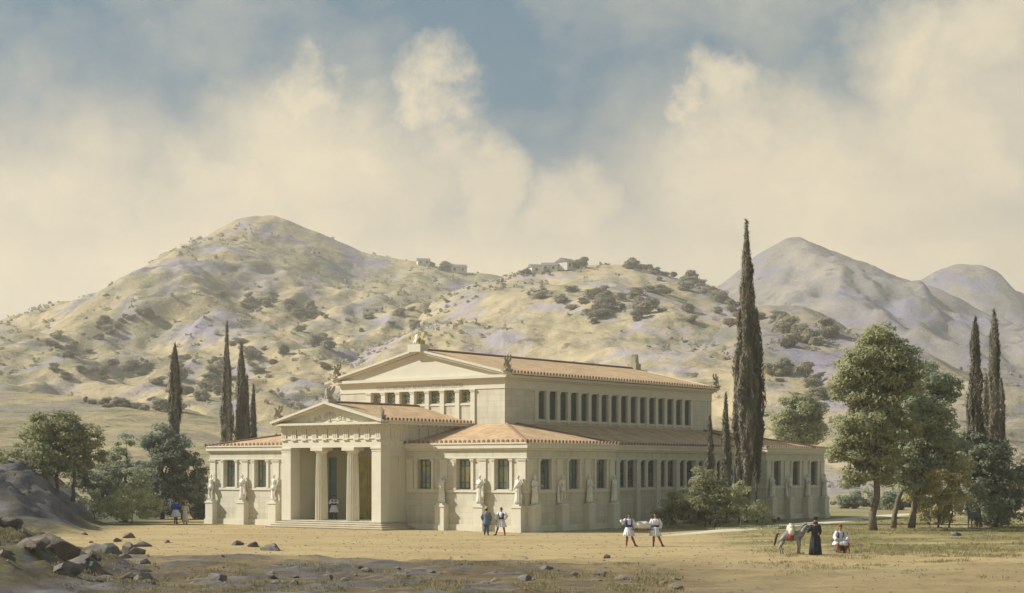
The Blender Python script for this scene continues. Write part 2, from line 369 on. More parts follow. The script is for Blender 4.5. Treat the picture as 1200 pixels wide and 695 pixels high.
def mat_ground():
    m = bpy.data.materials.new('sandy_ground'); m.use_nodes = True
    nt, b = nodes_of(m); b.inputs['Roughness'].default_value = .95; b.inputs['Specular IOR Level'].default_value = .1
    g = nt.nodes.new('ShaderNodeNewGeometry'); sp = nt.nodes.new('ShaderNodeSeparateXYZ'); nt.links.new(g.outputs['Position'], sp.inputs[0])
    def no(scale, det=6, rough=.6, sx=1, sy=1, dist=0):
        mp = nt.nodes.new('ShaderNodeMapping'); mp.inputs['Scale'].default_value = (sx, sy, 1); nt.links.new(g.outputs['Position'], mp.inputs['Vector'])
        n = nt.nodes.new('ShaderNodeTexNoise'); n.inputs['Scale'].default_value = scale; n.inputs['Detail'].default_value = det; n.inputs['Roughness'].default_value = rough; n.inputs['Distortion'].default_value = dist
        nt.links.new(mp.outputs[0], n.inputs['Vector']); return n.outputs['Fac']
    def rmp(s, a, c, lo=0, hi=1):
        r = nt.nodes.new('ShaderNodeMapRange'); nt.links.new(s, r.inputs['Value']); r.inputs['From Min'].default_value = a; r.inputs['From Max'].default_value = c
        r.inputs['To Min'].default_value = lo; r.inputs['To Max'].default_value = hi; return r.outputs[0]
    def ma(op, a, c, clamp=False):
        n = nt.nodes.new('ShaderNodeMath'); n.operation = op; n.use_clamp = clamp
        for i, x in enumerate((a, c)):
            if isinstance(x, (int, float)): n.inputs[i].default_value = x
            else: nt.links.new(x, n.inputs[i])
        return n.outputs[0]
    def mix(f, A, B):
        n = nt.nodes.new('ShaderNodeMix'); n.data_type = 'RGBA'; nt.links.new(f, n.inputs['Factor'])
        for k, x in (('A', A), ('B', B)):
            if isinstance(x, tuple): n.inputs[k].default_value = (*x, 1)
            else: nt.links.new(x, n.inputs[k])
        return n.outputs['Result']
    sand = mix(rmp(no(.16, 7, .6, 1, 2.2), .38, .62), (.50, .385, .20), (.42, .31, .155))
    sand = mix(rmp(no(1.1, 8, .65, .6, 2.0), .52, .72), sand, (.33, .245, .14))
    earth = mix(rmp(no(.55, 8, .65, .55, 1.8), .38, .6), (.20, .15, .085), (.12, .095, .06))
    earth = mix(rmp(no(.8, 8, .7, .4, 2.5), .54, .68), earth, (.27, .23, .20))
    earth = mix(rmp(no(.35, 6, .6, .6, 2.2, .5), .55, .68), earth, (.13, .125, .06))
    grass = mix(rmp(no(.5, 8, .7, .6, 2), .40, .62), (.30, .26, .115), (.165, .165, .065))
    grass = mix(rmp(no(2.0, 7, .7), .55, .75), grass, (.36, .27, .13))
    # foreground earth begins about 75 m from the eye, ragged edge
    wobx = ma('MULTIPLY', ma('SUBTRACT', no(.12, 6, .6), .5), 26)
    fy = ma('ADD', ma('ADD', sp.outputs['Y'], wobx), ma('MULTIPLY', sp.outputs['X'], .10))
    fe = ma('MULTIPLY', rmp(fy, 80, 70), rmp(ma('ADD', sp.outputs['X'], ma('MULTIPLY', ma('SUBTRACT', no(.2, 6, .6), .5), 16)), 12, 2, .35, 1))
    # grass on the right around the trees and in patches between building and road
    gx = ma('ADD', ma('ADD', sp.outputs['X'], ma('MULTIPLY', ma('SUBTRACT', no(.14, 6, .6), .5), 20)), ma('MULTIPLY', sp.outputs['Y'], .0))
    gm = ma('MULTIPLY', rmp(gx, 10.5, 14.5), rmp(sp.outputs['Y'], 79, 87))
    gm = ma('MULTIPLY', gm, rmp(no(.22, 6, .65, .5, 1.6), .40, .50))
    # far land behind, dull green
    fm = rmp(sp.outputs['Y'], 150, 190)
    # left side under the trees
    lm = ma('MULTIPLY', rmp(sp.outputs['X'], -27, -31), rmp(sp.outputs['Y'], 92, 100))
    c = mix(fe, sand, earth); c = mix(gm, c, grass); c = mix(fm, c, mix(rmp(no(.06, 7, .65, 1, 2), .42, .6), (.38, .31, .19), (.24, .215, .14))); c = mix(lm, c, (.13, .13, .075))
    # bare grey-lilac rock where the ground is steep or high on the left
    sn = nt.nodes.new('ShaderNodeSeparateXYZ'); nt.links.new(g.outputs['Normal'], sn.inputs[0])
    rk = mix(rmp(no(.5, 8, .65, 1, .6), .4, .62), (.20, .19, .195), (.085, .08, .095))
    hgt = ma('ADD', sp.outputs['Z'], ma('MULTIPLY', ma('SUBTRACT', no(.45, 7, .65), .5), 2.4))
    rm = ma('MULTIPLY', rmp(hgt, .45, .85), rmp(ma('ADD', sn.outputs['Z'], ma('MULTIPLY', ma('SUBTRACT', no(.7, 6, .6), .5), .5)), 1.0, .86))
    rm = ma('MULTIPLY', rm, rmp(sp.outputs['Y'], 150, 140))
    rm = ma('MULTIPLY', rm, ma('MAXIMUM', rmp(sp.outputs['Y'], 86, 92), rmp(no(.75, 8, .68, .7, 1.7), .50, .58)))
    # thin ledges of rock showing through the foreground earth
    lg = ma('MULTIPLY', rmp(ma('ADD', sp.outputs['Z'], ma('MULTIPLY', ma('SUBTRACT', no(1.3, 7, .65, .6, 1.6), .5), .28)), .13, .19), ma('MULTIPLY', fe, rmp(sp.outputs['Z'], .55, .35)))
    rm = ma('MAXIMUM', rm, ma('MULTIPLY', lg, .8))
    mossy = ma('MULTIPLY', rmp(hgt, .3, .7), rmp(sp.outputs['Y'], 150, 140))
    c = mix(mossy, c, mix(rmp(no(.9, 8, .7), .4, .6), (.085, .08, .042), (.16, .135, .075)))
    c = mix(rm, c, rk)
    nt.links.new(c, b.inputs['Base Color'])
    bp = nt.nodes.new('ShaderNodeBump'); bp.inputs['Distance'].default_value = .20
    nt.links.new(no(1.3, 12, .72, .7, 1.5), bp.inputs['Height']); nt.links.new(bp.outputs[0], b.inputs['Normal'])
    return m
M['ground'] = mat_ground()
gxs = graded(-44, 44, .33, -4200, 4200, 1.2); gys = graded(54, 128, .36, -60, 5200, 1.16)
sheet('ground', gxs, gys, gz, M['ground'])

# pale road that bends round the right end of the museum
def strip(name, pts, w, z, m):
    mb = MB(); v = []; P = [Vector((*p, 0)) for p in pts]
    Q = []
    for i in range(len(P)-1):
        for k in range(8):
            t = k/8; a = P[max(i-1, 0)]; b = P[i]; c = P[i+1]; d = P[min(i+2, len(P)-1)]
            Q.append(.5*((2*b)+(c-a)*t+(2*a-5*b+4*c-d)*t*t+(3*b-a-3*c+d)*t**3))
    Q.append(P[-1])
    for i, q in enumerate(Q):
        t = (Q[min(i+1, len(Q)-1)]-Q[max(i-1, 0)]).normalized(); n = Vector((-t.y, t.x, 0))
        ww = w*(1+.12*fbm(i, 0, 3, 3))*min(1, .05+i/14)
        for s in (-1, -.33, .33, 1):
            e = q+n*s*ww/2; v.append((e.x, e.y, max(gz(e.x, e.y), 0)+z+(.02 if abs(s) < .5 else -.03)))
    f = [(i*4+k, i*4+k+1, i*4+k+5, i*4+k+4) for i in range(len(Q)-1) for k in range(3)]
    mb.add(v, f); return mb.build(name, m, smooth=True)
M['road'] = mat('pale_dust_road', (.64, .56, .42), .95, (.56, .48, .34), scale=.5, detail=8, bump=.03)
rp = [ground(770, 629), ground(830, 623.5), ground(900, 617.5), ground(965, 612), ground(1010, 607), ground(1080, 602), ground(1200, 599)]
tag(strip('road', rp, 2.6, .03, M['road']), kind='structure')

def mat_hill(name, pale, olive, lilac, sc):
    m = bpy.data.materials.new(name); m.use_nodes = True
    nt, b = nodes_of(m); b.inputs['Roughness'].default_value = 1; b.inputs['Specular IOR Level'].default_value = .05
    g = nt.nodes.new('ShaderNodeNewGeometry')
    def no(scale, det=8, rough=.6, dist=0, sx=1, sy=1):
        mp = nt.nodes.new('ShaderNodeMapping'); mp.inputs['Scale'].default_value = (sx, sy, 1.6); nt.links.new(g.outputs['Position'], mp.inputs['Vector'])
        n = nt.nodes.new('ShaderNodeTexNoise'); n.inputs['Scale'].default_value = scale; n.inputs['Detail'].default_value = det; n.inputs['Roughness'].default_value = rough; n.inputs['Distortion'].default_value = dist
        nt.links.new(mp.outputs[0], n.inputs['Vector']); return n.outputs['Fac']
    def mix(f, A, B, a, c):
        r = nt.nodes.new('ShaderNodeMapRange'); nt.links.new(f, r.inputs['Value']); r.inputs['From Min'].default_value = a; r.inputs['From Max'].default_value = c
        n = nt.nodes.new('ShaderNodeMix'); n.data_type = 'RGBA'; nt.links.new(r.outputs[0], n.inputs['Factor'])
        for k, x in (('A', A), ('B', B)):
            if isinstance(x, tuple): n.inputs[k].default_value = (*x, 1)
            else: nt.links.new(x, n.inputs[k])
        return n.outputs['Result']
    c = mix(no(.011*sc, 9, .6, .6), pale, tuple(k*.82 for k in pale), .4, .6)
    c = mix(no(.016*sc, 12, .74, .8, 1, .45), c, olive, .48, .58)
    c = mix(no(.012*sc, 12, .72, .5, 1.3, .6), c, lilac, .50, .60)
    c = mix(no(.045*sc, 9, .72, .4, 1, .55), c, tuple(k*.62 for k in olive), .56, .66)
    c = mix(no(.11*sc, 8, .7, .2), c, tuple(k*.5 for k in olive), .62, .70)
    nt.links.new(c, b.inputs['Base Color'])
    bp = nt.nodes.new('ShaderNodeBump'); bp.inputs['Distance'].default_value = 6/sc
    nt.links.new(no(.028*sc, 10, .62), bp.inputs['Height']); nt.links.new(bp.outputs[0], b.inputs['Normal'])
    return m

HILLS = []
def hill(name, D, foot, back, prof, a, amp, m, x0, x1, nx, ny, ns=120, seed=0.0):
    wx = [(p[0]-600)/F*D for p in prof]; wz = [CH+(HZ-p[1])*D/F for p in prof]
    def fn(x, y):
        P = float(np.interp(x, wx, wz))
        P += D*.0011*fbm(x, 0, D*.02, 4, seed)
        t = (y-foot)/(D-foot)
        if t < 0: return -2.0
        if t <= 1:
            # spurs and gullies running down the slope
            w = fbm(x+.35*y, y*.45, ns, 6, seed+1)
            w2 = abs(fbm(x-.2*y, y*.4, ns*.55, 5, seed+5))
            return -2+(P+2)*t**a + amp*(w-.6*w2+.15)*min(1, t*4)*(1-t)**.6*min(1, (t+.25))
        u = (y-D)/back
        return P*(1-u*u*.5)-u*20
    xs = np.linspace((x0-600)/F*D, (x1-600)/F*D, nx)
    ys = [foot+(D-foot)*(k/ny)**1.15 for k in range(ny+1)]+[D+back*k/6 for k in range(1, 7)]
    o = sheet(name, xs, ys, fn, m)
    HILLS.append((fn, xs[0], xs[-1], foot, D+back))
    return o
m_near = mat_hill('dry_field_slope', (.40, .325, .18), (.20, .185, .11), (.27, .23, .20), 2.6)
m_left = mat_hill('dry_hillside', (.47, .38, .225), (.265, .24, .14), (.29, .26, .30), 1.7)
m_mid = mat_hill('pale_hillside', (.48, .39, .24), (.28, .25, .15), (.34, .30, .33), 1.8)
m_spur = mat_hill('lilac_spur', (.34, .285, .20), (.18, .175, .135), (.22, .20, .27), 1.8)
m_far = mat_hill('distant_ridge', (.29, .255, .215), (.20, .185, .175), (.21, .195, .25), 1.2)
hill('left_hill', 1100, 230, 700, [(-700, 520), (-250, 440), (-60, 408), (12, 388), (60, 366), (120, 347), (180, 325), (222, 306), (238, 289), (258, 268), (278, 256), (300, 252), (322, 254), (345, 262), (372, 271), (400, 284), (430, 297), (470, 304), (500, 309), (545, 319), (580, 323), (640, 334), (760, 366), (950, 430), (1300, 520)],
     1.45, 30, m_left, -260, 1060, 460, 190, 105, 2.2)
hill('middle_hill', 820, 230, 500, [(240, 520), (420, 420), (520, 345), (560, 331), (600, 322), (640, 316), (680, 311), (705, 309), (735, 311), (770, 319), (805, 330), (840, 344), (870, 360), (905, 384), (940, 410), (1000, 445), (1150, 500), (1400, 540)],
     1.3, 15, m_mid, 300, 1400, 340, 160, 75, 5.1)
hill('right_spur', 620, 235, 300, [(640, 530), (760, 440), (830, 382), (868, 362), (900, 357), (935, 358), (962, 366), (985, 378), (1000, 392), (1040, 410), (1100, 428), (1190, 440), (1500, 480)],
     1.2, 15, m_spur, 640, 1700, 220, 110, 80, 8.4)
hill('far_mountain', 1400, 800, 500, [(650, 440), (780, 375), (845, 333), (880, 305), (905, 288), (922, 278), (936, 277), (950, 284), (985, 297), (1020, 312), (1060, 327), (1100, 343), (1150, 368), (1250, 420), (1500, 500)],
     1.0, 48, m_far, 620, 1700, 260, 90, 120, 11.3)
hill('farthest_mountain', 1750, 1350, 500, [(880, 420), (1000, 355), (1075, 330), (1095, 318), (1120, 310), (1150, 309), (1170, 318), (1190, 340), (1260, 370), (1500, 420)],
     1.0, 20, m_far, 900, 1700, 150, 50, 120, 14.9)
hill('left_field', 430, 150, 250, [(-900, 470), (-100, 452), (12, 458), (100, 466), (200, 476), (300, 492), (380, 506), (460, 525), (560, 545), (760, 552)],
     1.25, 3.2, m_near, -900, 760, 200, 80, 55, 17.7)

def hit(px, py, nmax=2300, start=150):
    """first place where a line of sight meets the land"""
    y = start
    while y < nmax:
        x = (px-600)/F*y; z = CH+(HZ-py)*y/F
        h = gz(x, y)
        for fn, a, b, c, d in HILLS:
            if a < x < b and c < y < d: h = max(h, fn(x, y))
        if h >= z: return Vector((x, y, h))
        y += max(1.5, y*.004)
    return None
def land(x, y):
    h = gz(x, y)
    for fn, a, b, c, d in HILLS:
        if a < x < b and c < y < d: h = max(h, fn(x, y))
    return h

# ------------------------------------------------------------------ haze
hz = MB(); hz.box(-1500, 1500, -12, 2400, -30, 232)
hm = bpy.data.materials.new('haze'); hm.use_nodes = True
hm.node_tree.nodes.clear()
ho = hm.node_tree.nodes.new('ShaderNodeOutputMaterial'); hv = hm.node_tree.nodes.new('ShaderNodeVolumePrincipled')
hv.inputs['Color'].default_value = (.98, .93, .84, 1); hv.inputs['Density'].default_value = .00036; hv.inputs['Anisotropy'].default_value = .2
hm.node_tree.links.new(hv.outputs[0], ho.inputs['Volume'])
HAZE = hz.build('haze', hm); tag(HAZE, kind='stuff')
#@@PART2
# ------------------------------------------------------------------ the museum (local x runs along the front, y into the building)
TH = .9231352
MU = empty('museum', (.978, 110.484, 0), -(PI/2-TH))
tag(MU, 'cream stone Greek-style museum with gabled upper hall, tiled roofs and columned porch', 'museum')
Lx, Ly, REC = 30.8, 43.9, 1.8            # width, depth, set-back of the middle of the long side
CX0, CX1, CY0, CY1 = -23.55, -7.25, 7.1, 36.8
mx = lambda x: -Lx-x
def part(name, mb, m, parent=None, **k): return mb.build(name, m, parent or MU, **k)

def outline(o, porch=True):
    p = [(o, -o), (o, 10.6+o), (-REC+o, 10.6+o), (-REC+o, 33.3-o), (o, 33.3-o), (o, Ly+o)]
    q = [(mx(x), y) for x, y in p][::-1]
    n = [(-20.18, -o), (-20.18, 1.75), (-10.67, 1.75), (-10.67, -o)] if porch else []
    return p+q+n
def slab(name, o, z0, z1, m): return part(name, MB().prism(outline(o), 'z', z0, z1), m)

def wall_x(mb, y, x0, x1, z0, z1, holes, t=.45):
    """wall facing -y, outer face at y, with window holes (xa, xb, za, zb)"""
    cur = x0
    for a, b, c, d in sorted(holes):
        mb.box(cur, a, y, y+t, z0, z1); mb.box(a, b, y, y+t, z0, c); mb.box(a, b, y, y+t, d, z1); cur = b
    mb.box(cur, x1, y, y+t, z0, z1)
def wall_y(mb, x, y0, y1, z0, z1, holes, t=.45):
    """wall facing +x, outer face at x"""
    cur = y0
    for a, b, c, d in sorted(holes):
        mb.box(x-t, x, cur, a, z0, z1); mb.box(x-t, x, a, b, z0, c); mb.box(x-t, x, a, b, d, z1); cur = b
    mb.box(x-t, x, cur, y1, z0, z1)

WZ0, WZ1 = 2.86, 4.90
fw_r = [-2.04, -5.37, -8.9]; fw_l = [-28.55, -25.15, -21.9]
sw = [2.1, 5.45, 8.83]; sw_far = [43.9-a for a in sw]
PITCH = 22.7/8
mid_b = [10.6+PITCH*(k+.5) for k in range(8)]
mw = .655                                                     # half distance of the two openings of a bay
mb = MB(); wall_x(mb, 0, -10.6, -.003, 0, 5.5, [(c-.62, c+.62, WZ0, WZ1) for c in fw_r]); part('front_wall', mb, M['stone'])
mb = MB(); wall_x(mb, 0, -Lx+.003, -20.25, 0, 5.5, [(c-.62, c+.62, WZ0, WZ1) for c in fw_l]); part('front_wall', mb, M['stone'])
mb = MB(); wall_y(mb, 0, .455, 10.6, 0, 5.5, [(c-.62, c+.62, WZ0, WZ1) for c in sw]); mb.box(-.003-.45, 0, .002, .453, 0, 5.5); mb.box(-REC, -.45, 10.15, 10.597, 0, 5.5); part('side_wall', mb, M['stone'])
mb = MB(); wall_y(mb, -REC, 10.6, 33.3, 0, 5.5, sorted([(c+s*mw-.46, c+s*mw+.46, WZ0, WZ1) for c in mid_b for s in (-1, 1)])); part('side_wall', mb, M['stone'])
mb = MB(); wall_y(mb, 0, 33.3, Ly, 0, 5.5, [(c-.62, c+.62, WZ0, WZ1) for c in sw_far]); mb.box(-REC-.45, -.45, 33.303, 33.75, 0, 5.5); part('side_wall', mb, M['stone'])
mb = MB(); mb.box(-Lx+.45, -.45, Ly-.45, Ly-.003, 0, 5.5); part('back_wall', mb, M['stone'])
mb = MB(); mb.box(-Lx, -Lx+.45, .455, 10.6, 0, 5.5); mb.box(-Lx+REC, -Lx+REC+.45, 10.6, 33.3, 0, 5.5); mb.box(-Lx, -Lx+.45, 33.3, Ly, 0, 5.5)
mb.box(-Lx+.45, -Lx+REC+.4, 10.15, 10.6, 0, 5.5); mb.box(-Lx+.45, -Lx+REC+.4, 33.3, 33.75, 0, 5.5); part('side_wall', mb, M['stone'])
slab('plinth', .09, -.2, .42, M['trim'])
slab('sill_course', .07, 2.64, 2.80, M['trim'])
slab('string_course', .06, 4.96, 5.05, M['trim'])
slab('cornice', .10, 5.50, 5.64, M['trim'])
slab('cornice', .22, 5.643, 5.94, M['trim'])

# windows of the ground floor: deep reveal, sill, frame with mullions (thing > part > sub-part)
def window_mesh(w, h, bars_x, bars_z, t=.06):
    mb = MB()
    mb.box(-w/2, -w/2+t*1.4, 0, .07, 0, h); mb.box(w/2-t*1.4, w/2, 0, .07, 0, h)
    mb.box(-w/2+t*1.4, w/2-t*1.4, 0, .07, 0, t*1.3); mb.box(-w/2+t*1.4, w/2-t*1.4, 0, .07, h-t*1.3, h)
    for k in range(bars_x):
        c = -w/2+w*(k+1)/(bars_x+1); mb.box(c-t*.5, c+t*.5, .006, .062, t*1.3, h-t*1.3)
    for k in bars_z: mb.box(-w/2+t*1.4, w/2-t*1.4, .012, .056, h*k-t*.5, h*k+t*.5)
    return mb
def pane_mesh(w, h): return MB().box(-w/2, w/2, .07, .09, 0, h)
def place(o, x, y, z, rz):
    o.location = (x, y, z); o.rotation_euler = (0, 0, rz); return o
win_a = part('window', window_mesh(1.24, 2.04, 2, (.22, .78)), M['frame']); part('pane', pane_mesh(1.24, 2.04), M['glass_sky_painted'], win_a)
win_b = part('window', window_mesh(1.24, 2.04, 2, (.22, .78)), M['frame']); part('pane', pane_mesh(1.24, 2.04), M['glass'], win_b)
win_c = part('window', window_mesh(.92, 2.04, 1, (.25, .5, .75)), M['frame']); part('pane', pane_mesh(.92, 2.04), M['glass'], win_c)
def put(proto, spots):
    for i, (x, y, z, rz) in enumerate(spots):
        o = proto if i == 0 else copy_tree(proto, MU)
        place(o, x, y, z, rz)
put(win_a, [(c, .33, WZ0, 0) for c in fw_r+fw_l])
put(win_b, [(-.16, c, WZ0, PI/2) for c in sw+sw_far])
put(win_c, [(-REC-.10, c+s*mw, WZ0, PI/2) for c in mid_b for s in (-1, 1)])
# jambs: slim pilasters beside the windows
def pil_mesh(w, h, d=.09, cap=.16):
    mb = MB(); mb.box(-w/2, w/2, -d, 0, 0, h-cap); mb.box(-w/2-.04, w/2+.04, -d-.04, 0, h-cap, h-cap*.45); mb.box(-w/2-.07, w/2+.07, -d-.07, 0, h-cap*.45, h); return mb
jamb = part('pilaster', pil_mesh(.22, 2.12), M['trim'])
put(jamb, [(c+s*.76, 0, 2.802, 0) for c in fw_r+fw_l for s in (-1, 1)]+[(0, c+s*.76, 2.802, PI/2) for c in sw+sw_far for s in (-1, 1)])
# middle bays: tall pilasters from the plinth up, mullion piers, recessed panels under the sills
tp = part('pilaster', pil_mesh(.50, 4.5, .24, .2), M['trim'])
put(tp, [(-REC, 10.6+PITCH*k, .43, PI/2) for k in range(1, 8)])
mp_ = part('pilaster', pil_mesh(.24, 2.12, .07, .14), M['trim'])
put(mp_, [(-REC, c, 2.802, PI/2) for c in mid_b])
def panel_mesh(w, h):
    mb = MB(); t = .05
    mb.box(-w/2, w/2, -.05, 0, 0, .12); mb.box(-w/2, w/2, -.05, 0, h-.1, h); mb.box(-w/2, -w/2+.1, -.05, 0, .12, h-.1); mb.box(w/2-.1, w/2, -.05, 0, .12, h-.1); return mb
pn = part('wall_panel', panel_mesh(2.1, 2.1), M['stone'])
put(pn, [(-REC, c, .45, PI/2) for c in mid_b])
# corner pilasters of the wings
cp = part('pilaster', pil_mesh(.62, 2.12, .07, .14), M['trim'])
put(cp, [(-.36, 0, 2.802, 0), (-3.72, 0, 2.802, 0), (-7.12, 0, 2.802, 0), (-10.25, 0, 2.802, 0), (-30.42, 0, 2.802, 0), (-26.85, 0, 2.802, 0), (-23.5, 0, 2.802, 0)] +
    [(0, y, 2.802, PI/2) for y in (.36, 3.76, 7.12, 10.24, 33.66, 36.78, 40.14, 43.5)])

# roofs
def roof(name, polys, m, thick=.06, parent=None):
    """polys: list of (3-D points, eave direction)"""
    me = bpy.data.meshes.new(name); v = []; f = []; run = []
    for pts, e in polys:
        P = [Vector(p) for p in pts]; e = Vector(e).normalized()
        nrm = (P[1]-P[0]).cross(P[2]-P[0]).normalized()
        if nrm.z < 0: P = P[::-1]; nrm = -nrm
        up = nrm.cross(e).normalized(); up = up if up.z > 0 else -up
        b = len(v); v += [tuple(p) for p in P]; f.append(tuple(range(b, b+len(P)))); run += [(p.dot(e)+60, p.dot(up)+60, 0) for p in P]
        b2 = len(v); v += [(p.x, p.y, p.z-thick) for p in P]; f.append(tuple(range(b2, b2+len(P)))[::-1]); run += [(p.dot(e)+60, p.dot(up)+60, 0) for p in P[::-1]]
        n = len(P)
        for i in range(n):
            j = (i+1) % n; f.append((b+j, b+i, b2+i, b2+j)); run += [(0, 0, 0)]*4
    me.from_pydata(v, [], f); me.materials.append(m)
    at = me.attributes.new('run', 'FLOAT_VECTOR', 'CORNER'); at.data.foreach_set('vector', [c for r in run for c in r])
    return link(bpy.data.objects.new(name, me), parent or MU)
E0, ZE = .27, 6.0
XI, ZI = CX1+.05, 7.56
def side_roof(s):
    g = (lambda x: x) if s > 0 else mx
    W1 = [(g(E0), -E0, ZE), (g(E0), 10.6+E0, ZE), (g(XI), 8.45, ZI), (g(XI), -E0+(E0-XI), ZI)]
    E1 = [(g(E0), 10.6+E0, ZE), (g(-REC+E0), 10.6+E0, ZE), (g(XI), 8.45, ZI)]
    Mi = [(g(-REC+E0), 10.6+E0, ZE), (g(-REC+E0), 33.3-E0, ZE), (g(XI), Ly-8.45, ZI), (g(XI), 8.45, ZI)]
    W2 = [(a, Ly-b, c) for a, b, c in W1]; E2 = [(a, Ly-b, c) for a, b, c in E1]
    return [(W1, (0, 1, 0)), (E1, (1, 0, 0)), (Mi, (0, 1, 0)), (E2, (1, 0, 0)), (W2, (0, 1, 0))]
yh = -E0+(E0-XI)
front_r = [([(E0, -E0, ZE), (XI, yh, ZI), (-11.0, yh, ZI), (-11.0, -E0, ZE)], (1, 0, 0))]
front_l = [([(mx(x), y, z) for x, y, z in front_r[0][0][:2]]+[(-19.85, yh, ZI), (-19.85, -E0, ZE)], (1, 0, 0))]
back = [([(E0, Ly+E0, ZE), (XI, Ly-yh, ZI), (mx(XI), Ly-yh, ZI), (mx(E0), Ly+E0, ZE)], (1, 0, 0))]
roof('lower_roof', side_roof(1)+front_r, M['roof']); roof('lower_roof', side_roof(-1)+front_l+back, M['roof'])
# hip and ridge cover tiles
def ridge_tiles(pts, r=.09): return MB().tube(pts, r, 8)
for a, b in (((E0, -E0, ZE+.03), (XI, yh, ZI+.03)), ((E0, 10.6+E0, ZE+.03), (XI, 8.45, ZI+.03)), ((E0, 33.3-E0, ZE+.03), (XI, Ly-8.45, ZI+.03)), ((E0, Ly+E0, ZE+.03), (XI, Ly-yh, ZI+.03)),
             ((mx(E0), -E0, ZE+.03), (mx(XI), yh, ZI+.03))):
    part('hip_tiles', ridge_tiles([a, b]), M['tile_end'])
def eave_tiles(a, b, z, out, parent=None, pitch=.40, h=.24):
    """row of upright tile ends along an eave from a to b; out = outward direction"""
    a = Vector((*a, 0)); b = Vector((*b, 0)); d = (b-a); n = int(d.length/pitch); d.normalize(); o = Vector((*out, 0))
    mb = MB()
    mb2 = [a+o*.0, b+o*.0]
    g = [(a-o*.02), (b-o*.02)]
    # narrow gutter board
    v = []
    for p in (a, b):
        for q, z_ in ((-.10, z-.07), (.035, z-.07), (.035, z+.03), (-.10, z+.03)):
            w = p+o*q; v.append((w.x, w.y, z_))
    mb.add(v, [(0, 1, 2, 3), (7, 6, 5, 4), (0, 4, 5, 1), (1, 5, 6, 2), (2, 6, 7, 3), (3, 7, 4, 0)])
    for i in range(n+1):
        c = a+d*(i*(b-a).length/n)
        w = .10; v = []
        for q in (-.06, .02):
            for s, zz in ((-w, z+.03), (w, z+.03), (w, z+h*.7), (0, z+h), (-w, z+h*.7)):
                k = c+d*s+o*q; v.append((k.x, k.y, zz))
        mb.add(v, [(0, 1, 2, 3, 4), (9, 8, 7, 6, 5)]+[(j, 5+j, 5+(j+1) % 5, (j+1) % 5) for j in range(5)], 1)
    return part('eave_tiles', mb, [M['trim'], M['tile_end']], parent)
eo = outline(E0-.02, False)
for i in range(len(eo)):
    p, q = Vector(eo[i]), Vector(eo[(i+1) % len(eo)])
    if (q-p).length < .1: continue
    d = (q-p).normalized(); o = (d.y, -d.x)
    if abs(p.y-q.y) < 1e-6 and p.y < 0:                    # front eave, broken by the porch
        eave_tiles((p.x, p.y), (-20.3, p.y), ZE, (0, -1)); eave_tiles((-10.5, p.y), (q.x, q.y), ZE, (0, -1)); continue
    eave_tiles(p, q, ZE, o)

# ---- porch
PX0, PX1, PY = -20.25, -10.6, -2.7
PZ = .56
for k in range(4):
    e = .9-.3*k-.02*0
    yb = 0 if k < 3 else 1.75
    mb = MB(); mb.box(PX0-e, PX1+e, PY-e, yb, .14*k+.085, .14*(k+1)); mb.box(PX0-e+.05, PX1+e-.05, PY-e+.05, yb-.01, .14*k-(.2 if k == 0 else .01), .085+.14*k); part('step', mb, M['step'])
def pier(x0, x1, y0, y1, z0, z1):
    mb = MB(); mb.box(x0, x1, y0, y1, z0, z1-.28); mb.box(x0-.03, x1+.03, y0-.03, y1+.03, z1-.28, z1-.2); mb.box(x0-.07, x1+.07, y0-.07, y1+.07, z1-.12, z1-.003); mb.box(x0-.01, x1+.01, y0-.01, y1+.01, z1-.2, z1-.12); return mb
part('corner_pier', pier(PX1-.85, PX1, PY, PY+.95, PZ, 5.77), M['trim']); part('corner_pier', pier(PX0, PX0+.92, PY, PY+.95, PZ, 5.77), M['trim'])
mb = MB(); mb.box(PX1-.5, PX1-.10, PY+.95, 1.2, PZ, 5.77); mb.box(PX1-.52, PX1-.012, -.75, 1.2, PZ, 5.77); mb.box(PX1-.45, PX1-.013, PY+.95, -.75, 5.15, 5.77); part('side_wall', mb, M['panel'])
mb = MB(); mb.box(PX0+.10, PX0+.6, PY+.95, 1.2, PZ, 5.77); mb.box(PX0+.013, PX0+.45, -.75, 1.2, PZ, 5.77); part('side_wall', mb, M['panel'])
mb = MB()
DX = -15.4
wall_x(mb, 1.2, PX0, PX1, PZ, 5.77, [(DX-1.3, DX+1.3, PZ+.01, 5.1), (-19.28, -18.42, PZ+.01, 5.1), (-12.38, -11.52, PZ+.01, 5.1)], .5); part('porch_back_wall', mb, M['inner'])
def door(w, h, m, leafs, split):
    d = MB(); d.box(-w/2, w/2, .16, .26, 0, h); o = part('door', d, m)
    f = MB(); t = .10
    f.box(-w/2, -w/2+t, .04, .16, 0, h); f.box(w/2-t, w/2, .04, .16, 0, h); f.box(-w/2+t, w/2-t, .04, .16, h-t, h); part('frame', f, m, o)
    lw = (w-2*t)/leafs
    for k in range(leafs):
        x0 = -w/2+t+lw*k; p = MB(); z = .12
        for i, fr in enumerate(split):
            z1 = z+(h-.35)*fr
            a, b = x0+.08, x0+lw-.08
            p.box(a, a+.06, .10, .16, z, z1-.1); p.box(b-.06, b, .10, .16, z, z1-.1); p.box(a+.06, b-.06, .10, .16, z, z+.06); p.box(a+.06, b-.06, .10, .16, z1-.16, z1-.1)
            z = z1
        part('door_leaf', p, m, o)
    hd = MB(); hd.tube([(-.06 if leafs == 2 else w/2-.22, .10, 1.05), (-.06 if leafs == 2 else w/2-.22, .05, 1.12), (-.06 if leafs == 2 else w/2-.22, .10, 1.25)], .02, 6); part('handle', hd, M['gold'], o)
    return o
place(door(2.6, 4.53, M['bronze'], 2, (.2, .18, .42, .2)), DX, 1.2, PZ+.01, 0)
